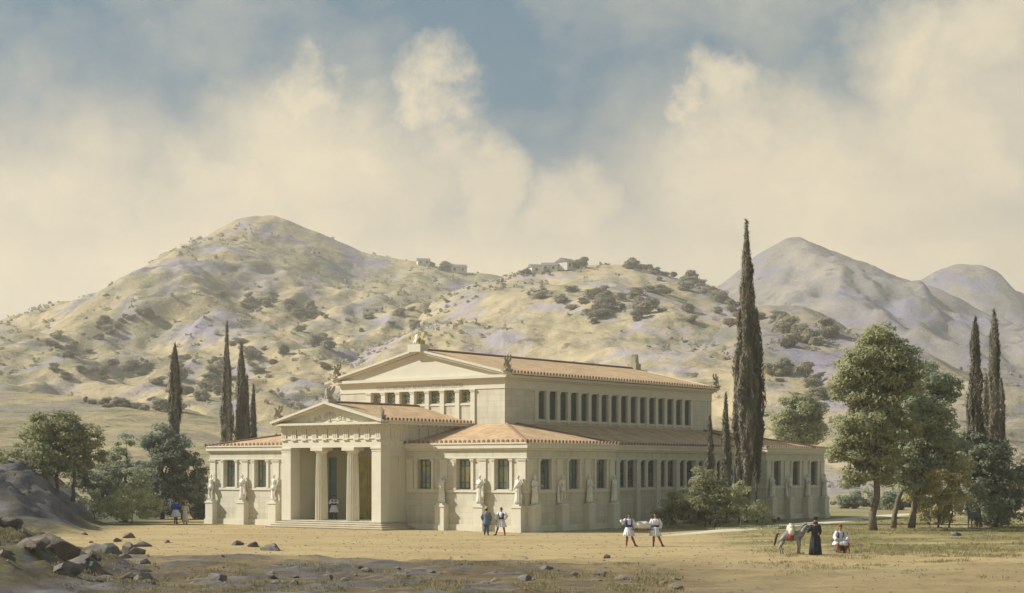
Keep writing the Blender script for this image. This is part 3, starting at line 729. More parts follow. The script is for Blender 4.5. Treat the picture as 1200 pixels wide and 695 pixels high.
bd = door(.86, 4.53, M['blue_door'], 1, (.42, .13, .45)); place(bd, -18.85, 1.2, PZ+.01, 0)
place(copy_tree(bd, MU), -11.95, 1.2, PZ+.01, 0)
# fluted columns
def column(x):
    c = MB(); c.lathe([(.47, 0), (.465, .6), (.455, 1.6), (.435, 2.8), (.405, 4.0), (.385, 4.72)], 80, mi=0, fl=.13, nfl=20); o = part('column', c, M['trim']); o.location = (x, PY+.5, PZ)
    k = MB(); k.lathe([(.385, 4.70), (.40, 4.74), (.39, 4.78), (.42, 4.83), (.50, 4.92), (.55, 4.98)], 40); k.box(-.58, .58, -.55, .55, 4.98, 5.21-.002); part('capital', k, M['trim'], o, smooth=False)
column(-16.72); column(-13.68)
# entablature
mb = MB(); mb.box(PX0+.02, PX1-.02, PY+.02, PY+.93, 5.77, 6.36); mb.box(PX1-.85, PX1-.018, PY+.94, CY0, 5.77, 6.36); mb.box(PX0+.018, PX0+.85, PY+.94, CY0, 5.77, 6.36); part('architrave', mb, M['trim'])
mb = MB(); mb.box(PX0-.04, PX1+.04, PY-.04, CY0-.01, 6.362, 6.44); part('string_course', mb, M['trim'])
mb = MB(); mb.box(PX0+.03, PX1-.03, PY+.03, CY0-.01, 6.442, 7.12); part('frieze', mb, M['panel'])
tg = MB(); tg.box(-.23, -.12, -.07, 0, 0, .60); tg.box(-.055, .055, -.07, 0, 0, .60); tg.box(.12, .23, -.07, 0, 0, .60); tg.box(-.23, .23, -.035, 0, .0, .60); tg.box(-.25, .25, -.085, 0, .60, .675); tg.box(-.24, .24, -.12, 0, -.16, -.085)
tgo = part('triglyph', tg, M['trim'])
tx = [PX0+.25+k*(PX1-PX0-.5)/9 for k in range(10)]
ty = [PY+.28+k*1.018 for k in range(10)]
put(tgo, [(x, PY+.03, 6.443, 0) for x in tx]+[(PX1-.03, y, 6.443, PI/2) for y in ty])
mut = part('mutule', MB().box(-.16, .16, -.34, 0, 0, .09), M['trim'])
put(mut, [((tx[0]+k*(tx[9]-tx[0])/18), PY-.02, 7.27, 0) for k in range(19)]+[(PX1+.02, ty[0]+k*.509, 7.27, PI/2) for k in range(19)])
mb = MB(); mb.box(PX0-.03, PX1+.03, PY-.03, CY0-.01, 7.122, 7.36); part('cornice', mb, M['trim'])
mb = MB(); mb.box(PX0-.5, PX1+.5, PY-.5, CY0-.01, 7.363, 7.52); part('cornice', mb, M['trim'])
PC = (PX0+PX1)/2; PH = 9.02; PE = 7.60
mb = MB(); mb.prism([(PX0-.1, 7.522), (PX1+.1, 7.522), (PC, PH-.32)], 'y', PY+.0, PY+.2); part('tympanum', mb, M['panel'])
def chevron(x0, x1, xc, ze, zr, t, y0, y1):
    mb = MB(); v = []
    for y in (y0, y1): v += [(x0, y, ze-t), (x0, y, ze), (xc, y, zr), (x1, y, ze), (x1, y, ze-t), (xc, y, zr-t)]
    return mb.add(v, [(0, 1, 2, 5), (5, 2, 3, 4), (11, 8, 7, 6), (10, 9, 8, 11), (0, 6, 7, 1), (1, 7, 8, 2), (2, 8, 9, 3), (3, 9, 10, 4), (4, 10, 11, 5), (5, 11, 6, 0)])
part('raking_cornice', chevron(PX0-.56, PX1+.56, PC, PE+.06, PH, .16, PY-.62, PY-.3), M['trim'])
part('raking_cornice', chevron(PX0-.50, PX1+.50, PC, PE-.03, PH-.10, .15, PY-.5, PY+.28), M['trim'])
part('raking_cornice', chevron(PX0-.1, PX1+.1, PC, PE-.02+.02, PH-.24, .13, PY-.12, PY+.27), M['trim'])
roof('porch_roof', [([(PX1+.52, PY-.3, PE+.01), (PX1+.52, CY0, PE+.01), (PC, CY0, PH-.03), (PC, PY-.3, PH-.03)], (0, 1, 0)),
                    ([(PX0-.52, PY-.3, PE+.01), (PX0-.52, CY0, PE+.01), (PC, CY0, PH-.03), (PC, PY-.3, PH-.03)], (0, 1, 0))], M['roof'])
part('ridge_tiles', ridge_tiles([(PC, PY, PH), (PC, CY0, PH)]), M['tile_end'])
eave_tiles((PX1+.52, PY-.2), (PX1+.52, CY0), PE, (1, 0)); eave_tiles((PX0-.52, PY-.2), (PX0-.52, CY0), PE, (-1, 0))
# carved scrolls in the tympanum
mb = MB()
def spiral(cx, cz, r, turns, s, a0=0.0, rad=.035):
    pts = []
    for i in range(22):
        t = i/21; a = a0+s*turns*2*PI*t; rr = r*(1-.85*t); pts.append((cx+rr*math.cos(a), PY-.01, cz+rr*math.sin(a)))
    mb.tube(pts, [rad*(1-.4*i/21) for i in range(22)], 6)
for s in (-1, 1):
    spiral(PC+s*.42, 8.02, .24, 1.3, s, PI/2); spiral(PC+s*.95, 7.86, .2, 1.3, -s, PI/2); spiral(PC+s*1.45, 7.78, .15, 1.3, s, PI/2); spiral(PC+s*2.0, 7.7, .1, 1.2, -s, PI/2)
    mb.tube([(PC, PY-.01, 7.6), (PC+s*.3, PY-.01, 7.72), (PC+s*.7, PY-.01, 7.65), (PC+s*1.2, PY-.01, 7.72), (PC+s*1.7, PY-.01, 7.6), (PC+s*2.2, PY-.01, 7.64)], .03, 6)
mb.ball((PC, PY-.01, 8.14), .13, .07, .16); mb.tube([(PC, PY-.01, 7.58), (PC, PY+.10, 8.0)], [.12, .06], 8)
part('tympanum_relief', mb, M['relief'])

# ---- upper hall
mb = MB(); wx7 = [-20.45+1.47*k+.735-.03 for k in range(7)]
wall_x(mb, CY0, CX0+.003, CX1-.003, 5.9, 10.9, [(c-.50, c+.50, 9.16, 10.1) for c in wx7]); part('hall_front_wall', mb, M['stone'])
mb = MB(); wy16 = [10.93+.68+k*1.40 for k in range(16)]
wall_y(mb, CX1, CY0+.002, CY1, 5.9, 10.9, [(c-.47, c+.47, 7.97, 10.1) for c in wy16]); part('hall_side_wall', mb, M['stone'])
mb = MB(); mb.box(CX0, CX0+.45, CY0+.455, CY1, 5.9, 10.9); mb.box(CX0+.45, CX1-.45, CY1-.45, CY1-.003, 5.9, 10.9); part('hall_back_wall', mb, M['stone'])
hp = part('pilaster', pil_mesh(.40, 3.55, .10, .18), M['trim'])
put(hp, [(-20.48+1.47*k, CY0, 6.6, 0) for k in range(8)])
hs = part('pilaster', pil_mesh(.40, 2.45, .12, .18), M['trim'])
put(hs, [(CX1, 10.91+1.4*k, 7.70, PI/2) for k in range(17)])
part('sill_course', MB().box(-20.2, -10.4, CY0-.06, CY0, 8.98, 9.1), M['trim'])
part('sill_course', MB().box(CX1, CX1+.10, 10.9, 33.3, 7.80, 7.93), M['trim'])
for (a, b, c, d, z0, z1) in ((CX0-.05, CX1+.05, CY0-.05, CY1+.05, 10.14, 10.22),):
    part('string_course', MB().box(a, b, c, d, z0, z1), M['trim'])
part('architrave', MB().box(CX0-.02, CX1+.02, CY0-.02, CY1+.02, 10.223, 10.80), M['panel'])
part('cornice', MB().box(CX0-.14, CX1+.14, CY0-.14, CY1+.14, 10.803, 10.92), M['trim'])
part('cornice', MB().box(CX0-.36, CX1+.36, CY0-.36, CY1+.36, 10.923, 11.14), M['trim'])
HC = (CX0+CX1)/2; HE, HR = 11.24, 13.34
def grille_mesh(w, h, nx, nz, t=.035):
    mb = MB(); mb.box(-w/2, -w/2+.07, 0, .05, 0, h); mb.box(w/2-.07, w/2, 0, .05, 0, h); mb.box(-w/2+.07, w/2-.07, 0, .05, 0, .07); mb.box(-w/2+.07, w/2-.07, 0, .05, h-.07, h)
    cw = (w-.14)/nx; ch = (h-.14)/nz
    for i in range(nx):
        for k in range(nz):
            x = -w/2+.07+cw*(i+.5); z = .07+ch*(k+.5)
            pts = [(x+cw*.5*math.cos(a), .025, z+ch*.5*math.sin(a)) for a in [2*PI*j/10 for j in range(11)]]
            mb.tube(pts, t*.55, 4, caps=False)
            mb.tube([(x-cw*.5, .025, z-ch*.5), (x+cw*.5, .025, z+ch*.5)], t*.45, 4); mb.tube([(x+cw*.5, .03, z-ch*.5), (x-cw*.5, .03, z+ch*.5)], t*.45, 4)
    return mb
g1 = part('window', window_mesh(1.0, .94, 0, ()), M['frame']); part('grille', grille_mesh(.96, .9, 2, 2, .06), M['grille_light'], g1); part('pane', pane_mesh(1.0, .94), M['dark'], g1)
put(g1, [(c, CY0+.22, 9.16, 0) for c in wx7])
g2 = part('window', window_mesh(.94, 2.13, 0, ()), M['frame']); part('grille', grille_mesh(.90, 2.1, 2, 5, .05), M['grille'], g2); part('pane', pane_mesh(.94, 2.13), M['dark'], g2)
put(g2, [(CX1-.10, c, 7.97, PI/2) for c in wy16])
mb = MB(); mb.prism([(CX0-.1, 11.142), (CX1+.1, 11.142), (HC, HR-.34)], 'y', CY0-.1, CY0+.1); part('tympanum', mb, M['panel']); mb = MB(); mb.prism([(CX0-.1, 11.142), (CX1+.1, 11.142), (HC, HR-.34)], 'y', CY1-.2, CY1-.02); part('tympanum', mb, M['panel'])
for y0, y1, y2, y3 in ((CY0-.5, CY0-.32, CY0-.4, CY0+.22), (CY1+.32, CY1+.5, CY1-.22, CY1+.4)):
    part('raking_cornice', chevron(CX0-.58, CX1+.58, HC, HE+.08, HR, .16, y0, y1), M['trim'])
    part('raking_cornice', chevron(CX0-.5, CX1+.5, HC, HE, HR-.10, .2, y2, y3), M['trim'])
roof('hall_roof', [([(CX1+.54, CY0-.32, HE+.02), (CX1+.54, CY1+.32, HE+.02), (HC, CY1+.32, HR-.04), (HC, CY0-.32, HR-.04)], (0, 1, 0)),
                   ([(CX0-.54, CY0-.32, HE+.02), (CX0-.54, CY1+.32, HE+.02), (HC, CY1+.32, HR-.04), (HC, CY0-.32, HR-.04)], (0, 1, 0))], M['roof'])
part('ridge_tiles', ridge_tiles([(HC, CY0-.2, HR), (HC, CY1+.2, HR)], .1), M['tile_end'])
eave_tiles((CX1+.54, CY0-.3), (CX1+.54, CY1+.3), HE, (1, 0)); eave_tiles((CX0-.54, CY0-.3), (CX0-.54, CY1+.3), HE, (-1, 0))
# faint carved inscription over the upper windows
cu = bpy.data.curves.new('inscription', 'FONT'); cu.body = 'ΤΩΝ ΟΛΥΜΠΙΑΚΩΝ ΑΡΧΑΙΟΤΗΤΩΝ ΜΟΥΣΕΙΟΝ'; cu.size = .42; cu.align_x = 'CENTER'; cu.extrude = .006; cu.space_character = 1.0
to = bpy.data.objects.new('tmp', cu); COL.objects.link(to)
bpy.context.view_layer.update()
tm = bpy.data.meshes.new_from_object(to.evaluated_get(bpy.context.evaluated_depsgraph_get())); bpy.data.objects.remove(to)
xs_ = [v.co.x for v in tm.vertices]; sx = 8.6/(max(xs_)-min(xs_)+1e-6)
for v in tm.vertices: v.co.x *= sx
tm.name = 'inscription'; tm.materials.clear(); tm.materials.append(M['letter'])
io = link(bpy.data.objects.new('inscription', tm), MU); io.location = (-15.45, CY0-.028, 10.33); io.rotation_euler = (PI/2, 0, 0)

# ---- roof ornaments
def skin(pts, edges, radii, name, sub=1, root=0):
    """one continuous body grown over joints"""
    me = bpy.data.meshes.new(name); me.from_pydata([tuple(p) for p in pts], edges, [])
    o = bpy.data.objects.new(name, me); COL.objects.link(o)
    bm = bmesh.new(); bm.from_mesh(me); ly = bm.verts.layers.skin.verify()
    bm.verts.ensure_lookup_table()
    for i, v in enumerate(bm.verts):
        r = radii[i]; v[ly].radius = (r, r) if isinstance(r, (int, float)) else r; v[ly].use_root = (i == root)
    bm.to_mesh(me); bm.free()
    o.modifiers.new('s', 'SKIN').use_smooth_shade = True
    s = o.modifiers.new('u', 'SUBSURF'); s.levels = s.render_levels = sub
    bpy.context.view_layer.update()
    nm = bpy.data.meshes.new_from_object(o.evaluated_get(bpy.context.evaluated_depsgraph_get()))
    bpy.data.objects.remove(o); bpy.data.meshes.remove(me)
    nm.name = name
    return nm
def mb_mesh(mb, me, M4=None, mi=0):
    """append a mesh to a collector"""
    T = M4 or Matrix.Identity(4)
    mb.add([tuple(T @ v.co) for v in me.vertices], [tuple(p.vertices) for p in me.polygons], mi)
def griffin(s=1.0):
    P = [(0, .35, .28), (0, .1, .38), (0, -.12, .55), (0, -.18, .72), (0, -.24, .84), (0, -.36, .82), (.1, .3, .1), (.12, .12, .03), (-.1, .3, .1), (-.12, .12, .03), (.08, -.2, .28), (.08, -.24, .03), (-.08, -.2, .28), (-.08, -.24, .03), (0, .5, .25), (0, .58, .5)]
    E = [(0, 1), (1, 2), (2, 3), (3, 4), (4, 5), (0, 6), (6, 7), (0, 8), (8, 9), (2, 10), (10, 11), (2, 12), (12, 13), (0, 14), (14, 15)]
    Rr = [.15, .14, .14, .09, .09, .04, .08, .05, .08, .05, .06, .045, .06, .045, .03, .03]
    mb = MB(); mb_mesh(mb, skin(P, E, Rr, 'g'))
    for sd in (-1, 1):        # curled wings
        mb.prism([(-.15, .5), (.1, .45), (.34, .62), (.42, .95), (.3, 1.1), (.16, .98), (.2, .85), (.05, .7)], 'x', sd*.10, sd*.15)
    mb.box(-.22, .22, -.4, .5, -.12, .03)
    return mb
def palmette(mb, c, h, w, t=.08, n=9):
    for k in range(n):
        a = R(-78+156*k/(n-1)); L = h*(.62+.38*math.cos(a)); mb.tube([(c[0], c[1], c[2]), (c[0]+math.sin(a)*L*.55*w, c[1], c[2]+math.cos(a)*L*.55), (c[0]+math.sin(a)*L*w*(1.0), c[1], c[2]+math.cos(a)*L)], [.03, .085*h, .02], 6, flat=.7)
M['orn'] = mat('weathered_roof_ornament', (.42, .37, .26), .85, (.30, .28, .2), scale=5)
gr = part('roof_ornament', griffin(), M['orn'])
put(gr, [(CX1+.35, CY0-.25, 11.5, 0), (CX0-.2, CY0-.25, 11.5, 0), (CX1+.35, CY1+.2, 11.5, PI), (CX0-.2, CY1+.2, 11.5, PI), (PX0-.2, PY-.2, 7.82, 0)])
mb = MB(); mb.box(-.2, .2, -.2, .3, -.2, .15); palmette(mb, (0, 0, .15), .62, .4); mb.tube([(0, .1, .1), (0, .1, .5)], .15, 8); o = part('roof_ornament', mb, M['orn']); o.location = (PX1+.22, PY-.2, 7.85)
# apex of the porch: crouching sphinx on a block
mb = MB(); mb_mesh(mb, skin([(0, .35, .3), (0, .05, .38), (0, -.12, .55), (0, -.15, .72), (0, -.16, .86), (.16, .2, .1), (-.16, .2, .1), (.1, -.2, .2), (-.1, -.2, .2), (.1, -.26, .04), (-.1, -.26, .04), (.2, -.1, .03), (-.2, -.1, .03)],
    [(0, 1), (1, 2), (2, 3), (3, 4), (0, 5), (0, 6), (2, 7), (2, 8), (7, 9), (8, 10), (5, 11), (6, 12)], [.2, .2, .17, .09, .12, .14, .14, .08, .08, .06, .06, .06, .06], 's'))
for sd in (-1, 1): mb.prism([(-.1, .4), (.2, .4), (.45, .7), (.5, 1.0), (.3, .98), (.05, .75)], 'x', sd*.16, sd*.22)
mb.box(-.32, .32, -.36, .5, -.3, .05)
o = part('roof_ornament', mb, M['relief']); o.location = (PC, PY-.15, PH+.12); o['label'] = 'pale winged figure on the gable point of the porch'
# apex of the hall: gilded winged group round a white figure
mb = MB(); mb.box(-.62, .62, -.4, .5, -.25, .32); base_ = part('roof_ornament', mb, M['trim']); base_.location = (HC, CY0-.25, HR)
g = MB()
for sd in (-1, 1):
    for k in range(7):
        x = sd*(.34+.055*k); g.tube([(x-sd*.15, .0, .4+.05*k), (x, .02, .75+.07*k), (x+sd*.02, .03, 1.28-.06*abs(k-3)+.02*k)], [.05, .075, .015], 6, flat=.6)
    g.tube([(sd*.3, .1, .32), (sd*.36, .1, .8)], [.14, .1], 8)
g.box(-.42, .42, .05, .42, .32, .66); palmette(g, (0, .3, .5), .8, .6)
part('gilded_wings', g, M['gold'], base_)
w = MB(); mb_mesh(w, skin([(0, -.02, .45), (0, -.02, .75), (0, -.02, .95), (0, -.03, 1.12), (.2, -.05, .9), (.22, -.2, .72), (-.2, -.05, .9), (-.22, -.2, .72), (.1, -.25, .5), (-.1, -.25, .5), (.1, -.26, .34), (-.1, -.26, .34)],
    [(0, 1), (1, 2), (2, 3), (2, 4), (4, 5), (2, 6), (6, 7), (0, 8), (0, 9), (8, 10), (9, 11)], [.17, .15, .1, .12, .07, .05, .07, .05, .1, .1, .06, .06], 'w'))
part('seated_figure', w, M['marble'], base_)
# far gable point
mb = MB(); mb.box(-.5, .5, -.35, .45, -.3, .3); palmette(mb, (0, 0, .3), .95, .55); mb.prism([(-.4, .3), (.4, .3), (.3, 1.15), (-.3, 1.15)], 'y', 0.05, .3); o = part('roof_ornament', mb, M['orn']); o.location = (HC, CY1+.1, HR+.1); o['label'] = 'leaf shaped ornament on the far gable point'

# pedestals of the statues
ped = MB(); ped.box(-.46, .46, -.62, 0, .0, .38); ped.box(-.40, .40, -.55, 0, .38, 1.62); ped.box(-.45, .45, -.6, 0, 1.62, 1.70); ped.box(-.42, .42, -.57, 0, 1.70, 1.76)
pedo = part('pedestal', ped, M['trim'])
F_ST = [-.48, -3.74, -7.12]; FL_ST = [-23.45, -26.85, -30.32]; S_ST = [.52, 3.76, 7.0, 10.12]; S2_ST = [33.78, 36.9, 40.2, 43.38]
spots = [(x, 0, 0, 0) for x in F_ST+FL_ST]+[(0, y, 0, PI/2) for y in S_ST+S2_ST]
put(pedo, spots)
#@@PART3
# ------------------------------------------------------------------ people and statues
def cloth(name, c, v=None, rough=.9): return mat(name, c, rough, v or tuple(k*.8 for k in c), scale=6, spec=.15)
M['skin'] = mat('sunburnt_skin', (.36, .21, .13), .6, (.30, .17, .11), scale=8)
M['hair'] = mat('dark_hair', (.03, .024, .02), .7)
M['white'] = cloth('white_linen', (.74, .74, .76), (.62, .63, .68))
M['cream'] = cloth('cream_linen', (.66, .62, .50))
M['blue'] = cloth('bright_blue_cloth', (.045, .085, .42))
M['purple'] = cloth('violet_cloth', (.12, .08, .27))
M['vest'] = cloth('dark_vest_cloth', (.05, .045, .06))
M['navy'] = cloth('navy_cloth', (.04, .055, .13))
M['coat'] = cloth('slate_blue_coat', (.15, .21, .27))
M['trousers'] = cloth('blue_trousers', (.10, .15, .24))
M['red'] = cloth('red_brown_leggings', (.34, .085, .05))
M['brown'] = cloth('brown_leggings', (.13, .075, .05))
M['shoe'] = cloth('dark_leather', (.045, .03, .025))
M['straw'] = mat('straw', (.52, .40, .20), .8, (.40, .30, .15), scale=20)
M['robe'] = cloth('black_robe', (.022, .024, .028), (.045, .05, .055))
M['sash'] = cloth('red_sash', (.32, .07, .05))
M['eye'] = mat('eye_dark', (.03, .025, .02), .4)
M['wood'] = mat('worn_wood', (.22, .15, .09), .8, (.14, .10, .06), scale=6)

BASE = dict(pelvis=(0, 0, .93), spine=(0, .0, 1.10), chest=(0, .0, 1.30), neck=(0, .0, 1.46), head=(0, -.012, 1.61),
    shl=(.175, 0, 1.40), ell=(.235, .03, 1.13), wrl=(.25, -.04, .88), shr=(-.175, 0, 1.40), elr=(-.235, .03, 1.13), wrr=(-.25, -.04, .88),
    hil=(.09, 0, .89), knl=(.10, -.02, .48), anl=(.11, .02, .08), tol=(.125, -.13, .035), hir=(-.09, 0, .89), knr=(-.10, -.02, .48), anr=(-.11, .02, .08), tor=(-.125, -.13, .035))
def pose(**k): d = dict(BASE); d.update(k); return {a: Vector(b) for a, b in d.items()}
def head_mesh(c, yaw=0.0, pitch=0.0, k=1.0):
    mb = MB(); seg, rings = 18, 14; v = [];
    for i in range(rings+1):
        a = PI*i/rings
        for j in range(seg):
            b = 2*PI*j/seg; x = math.sin(a)*math.sin(b); y = -math.sin(a)*math.cos(b); z = math.cos(a)
            fr = max(0, -y)
            w = .073*(1-.12*max(0, -z)*1.5); X = x*w; Y = y*.092; Z = z*.115
            if z < -.3: X *= .86; Y *= (.92 if y > 0 else 1.0)
            # nose, brow, eye hollows, mouth, chin
            if fr > .93 and -.36 < z < .12: Y -= .022*(1-abs(z+.2)/.35)
            if fr > .75 and .02 < z < .25 and .15 < abs(x) < .6: Y += .010
            if fr > .7 and -.62 < z < -.45 and abs(x) < .4: Y -= .006
            if fr > .5 and z < -.75: Y -= .012
            v.append(Vector((X, Y, Z)))
    f = [(i*seg+j, i*seg+(j+1) % seg, (i+1)*seg+(j+1) % seg, (i+1)*seg+j) for i in range(rings) for j in range(seg)]
    T = Matrix.Translation(c) @ Matrix.Rotation(yaw, 4, 'Z') @ Matrix.Rotation(pitch, 4, 'X') @ Matrix.Scale(k, 4)
    mb.add([T @ p for p in v], f, 0)
    for s in (-1, 1):
        t = MB(); t.ball((s*.072, .005, -.005), .012, .02, .03, 6, 5); mb.add([T @ Vector(p) for p in t.v], t.f, 0)
        t = MB(); t.ball((s*.028, -.083, .018), .012, .007, .007, 6, 5); mb.add([T @ Vector(p) for p in t.v], t.f, 1)
    t = MB(); t.box(-.022, .022, -.095, -.085, -.062, -.055); mb.add([T @ Vector(p) for p in t.v], t.f, 1)
    return mb, T
def body_mesh(J, mats, yaw=0.0, pitch=0.0, curl=.5, name='person'):
    P = []; E = []; Rr = []
    def a(p, r, par=None):
        P.append(Vector(p)); Rr.append(r)
        if par is not None: E.append((par, len(P)-1))
        return len(P)-1
    pe = a(J['pelvis'], (.14, .105)); sp = a(J['spine'], (.125, .095), pe); ch = a(J['chest'], (.15, .105), sp)
    ne = a(J['neck'], .052, ch); a(J['head']-Vector((0, 0, .05)), .05, ne)
    for s, (sh, el, wr) in ((1, ('shl', 'ell', 'wrl')), (-1, ('shr', 'elr', 'wrr'))):
        i = a(J[sh], .062, ch); i = a((J[sh]+J[el])/2, .05, i); i = a(J[el], .04, i); m = a(J[el].lerp(J[wr], .3), .042, i); i = a(J[wr], .026, m)
        d = (J[wr]-J[el]).normalized(); side = d.cross(Vector((0, 1, 0))); side = side.normalized() if side.length > .2 else Vector((1, 0, 0)); up = side.cross(d)
        pm = a(J[wr]+d*.07, (.034, .02), i)
        for q, L in ((-1.5, .062), (-.5, .075), (.5, .07), (1.5, .055)):
            k = a(J[wr]+d*(.105+L*.3)+side*q*.018, .0095, pm); a(J[wr]+d*(.105+L)+side*q*.021+up*curl*.04, .008, k)
        k = a(J[wr]+d*.05-side*.036+up*.012, .011, pm); a(J[wr]+d*.095-side*.05+up*.03, .009, k)
    for h_, kn, an, to in (('hil', 'knl', 'anl', 'tol'), ('hir', 'knr', 'anr', 'tor')):
        i = a(J[h_], .088, pe); i = a((J[h_]+J[kn])/2, .078, i); i = a(J[kn], .052, i); i = a(J[kn].lerp(J[an], .32), .056, i); i = a(J[an], .036, i); a(J[to], (.038, .026), i)
    me = skin(P, E, Rr, 'b')
    mb, T = head_mesh(J['head'], yaw, pitch); mb_mesh(mb, me)
    return mb, T
def shell(mb, rings, seg=24, fold=0.0, n=12, a0=0.0, a1=2*PI, ph=0.0, mi=0, thick=.012):
    """cloth wrapped round the body: rings (x, y, z, rx, ry)"""
    full = abs(a1-a0-2*PI) < 1e-6; cols = seg if full else seg+1; N = len(rings); v = []
    for off in (0, -thick):
        for i, (x, y, z, rx, ry) in enumerate(rings):
            for j in range(cols):
                t = a0+(a1-a0)*j/seg; g = 1+fold*(i/(N-1))*math.sin(n*t+ph+i*.12)
                v.append((x+(rx+off)*g*math.sin(t), y-(ry+off)*g*math.cos(t), z))
    f = []
    L = N*cols
    for i in range(N-1):
        for j in range(seg):
            a, b = i*cols+j, i*cols+(j+1) % cols; c, d = (i+1)*cols+(j+1) % cols, (i+1)*cols+j
            f += [(a, b, c, d), (L+d, L+c, L+b, L+a)]
    for j in range(seg):
        k = (j+1) % cols
        f += [(j, L+j, L+k, k), ((N-1)*cols+k, L+(N-1)*cols+k, L+(N-1)*cols+j, (N-1)*cols+j)]
    if not full:
        for i in range(N-1):
            f += [(i*cols, (i+1)*cols, L+(i+1)*cols, L+i*cols), (i*cols+seg, L+i*cols+seg, L+(i+1)*cols+seg, (i+1)*cols+seg)]
    return mb.add(v, f, mi)
def torso_rings(J, g=.0, z0=.0, z1=1.0):
    pe, sp, ch, ne = J['pelvis'], J['spine'], J['chest'], J['neck']
    full = [(pe, .158, .125), (sp, .145, .115), (ch.lerp(sp, .4), .17, .13), (ch, .19, .135), (ch.lerp(ne, .55), .185, .11), (ch.lerp(ne, .8), .10, .085)]
    return [(p.x, p.y, p.z, rx+g, ry+g) for p, rx, ry in full]
def kilt(J, hem, flare, m, name, par, n=16):
    w = J['pelvis']+Vector((0, 0, .12)); mb = MB(); R_ = []
    for i in range(7):
        t = i/6; R_.append((w.x, w.y, w.z+(hem-w.z)*t, .15+(flare-.15)*t**.8, .12+(flare*.85-.12)*t**.8))
    shell(mb, R_, 64, .10, n); return mb.build(name, m, par, smooth=True)
def leg_tubes(J, m, name, par, r0=.062, r1=.046, top=.0):
    for kn, an in (('knl', 'anl'), ('knr', 'anr')):
        a, b = J[kn], J[an]; a2 = a.lerp(b, -top)
        MB().tube([a2, a.lerp(b, .3), a.lerp(b, .7), b], [r0, r0*.98, r1*1.05, r1], 12).build(name, m, par, smooth=True)
def shoe_pair(J, m, par):
    for an, to in (('anl', 'tol'), ('anr', 'tor')):
        a, b = J[an], J[to]; d = (b-a); d.z = 0; d = d.normalized() if d.length > .01 else Vector((0, -1, 0))
        z = min(a.z, b.z)
        p0 = Vector((a.x, a.y, z))-d*.05
        MB().tube([p0+Vector((0, 0, .01)), p0+d*.05+Vector((0, 0, .012)), p0+d*.16+Vector((0, 0, .0)), p0+d*.24+Vector((0, 0, -.002))], [.036, .046, .044, .022], 10, flat=.72).build('shoe', m, par, smooth=True)
def sleeves(J, m, name, par, r0=.075, r1=.06, to=.95):
    for sh, el, wr in (('shl', 'ell', 'wrl'), ('shr', 'elr', 'wrr')):
        a, b, c = J[sh], J[el], J[wr]
        MB().tube([a+(a-b).normalized()*.03, a.lerp(b, .5), b, b.lerp(c, .5), b.lerp(c, to)], [r0*.8, r0, r0*.95, r0*.95, r1], 14).build(name, m, par, smooth=True)
def shirt(J, m, par, g=.006):
    mb = MB(); shell(mb, torso_rings(J, g), 28); return mb.build('shirt', m, par, smooth=True)
def vest(J, m, par, gap=.55, g=.02, name='vest'):
    mb = MB(); shell(mb, torso_rings(J, g)[1:5], 26, a0=gap, a1=2*PI-gap, thick=.015); return mb.build(name, m, par, smooth=True)
def hair_cap(T, m, par, low=-.02, k=1.09, name='hair', back=.05):
    mb = MB(); seg = 18; v = []; rows = 8
    for i in range(rows+1):
        for j in range(seg):
            b = 2*PI*j/seg; fr = math.cos(b)
            amax = PI*(.36 if fr > .35 else .60+back)
            a = amax*i/rows; v.append(T @ Vector((math.sin(a)*math.sin(b)*.076*k, -math.sin(a)*math.cos(b)*.095*k, math.cos(a)*.117*k)))
    f = [(i*seg+j, i*seg+(j+1) % seg, (i+1)*seg+(j+1) % seg, (i+1)*seg+j) for i in range(rows) for j in range(seg)]
    mb.add(v, f); mb.add([p*1 for p in v], [tuple(reversed(q)) for q in f]); return mb.build(name, m, par, smooth=True)
def person(J, loc, rz, label, yaw=0.0, pitch=0.0, scale=1.0, cat='person', group=None, skin_m='skin'):
    mb, T = body_mesh(J, None, yaw, pitch)
    o = mb.build('person', [M[skin_m], M['eye']], None, smooth=True)
    o.location = loc; o.rotation_euler = (0, 0, rz); o.scale = (scale,)*3
    tag(o, label, cat, group); return o, T
def gpt(px, py): x, y = ground(px, py); return (x, y, gz(x, y)-.005)
def sash(J, m, par, name='sash'):
    mb = MB(); w = J['pelvis']+Vector((0, 0, .12)); shell(mb, [(w.x, w.y, w.z+.07, .165, .132), (w.x, w.y, w.z+.0, .17, .138), (w.x, w.y, w.z-.05, .168, .135)], 24); return mb.build(name, m, par, smooth=True)
def fustanella(J, o, T, vest_m='vest', legs='red', hem=.55, flare=.33, sash_m='vest', hat=None):
    shirt(J, M['white'], o); sleeves(J, M['white'], 'sleeve', o, .085, .075); kilt(J, hem, flare, M['white'], 'pleated_kilt', o)
    vest(J, M[vest_m], o); sash(J, M[sash_m], o); leg_tubes(J, M[legs], 'legging', o); shoe_pair(J, M['shoe'], o); hair_cap(T, M['hair'], o)
    if hat:
        c = MB(); c.lathe([(.088, 0), (.09, .03), (.082, .09), (.03, .115)], 16); ob = c.build('cap', M[hat], o, smooth=True); ob.matrix_local = T @ Matrix.Translation((0, .01, .055))

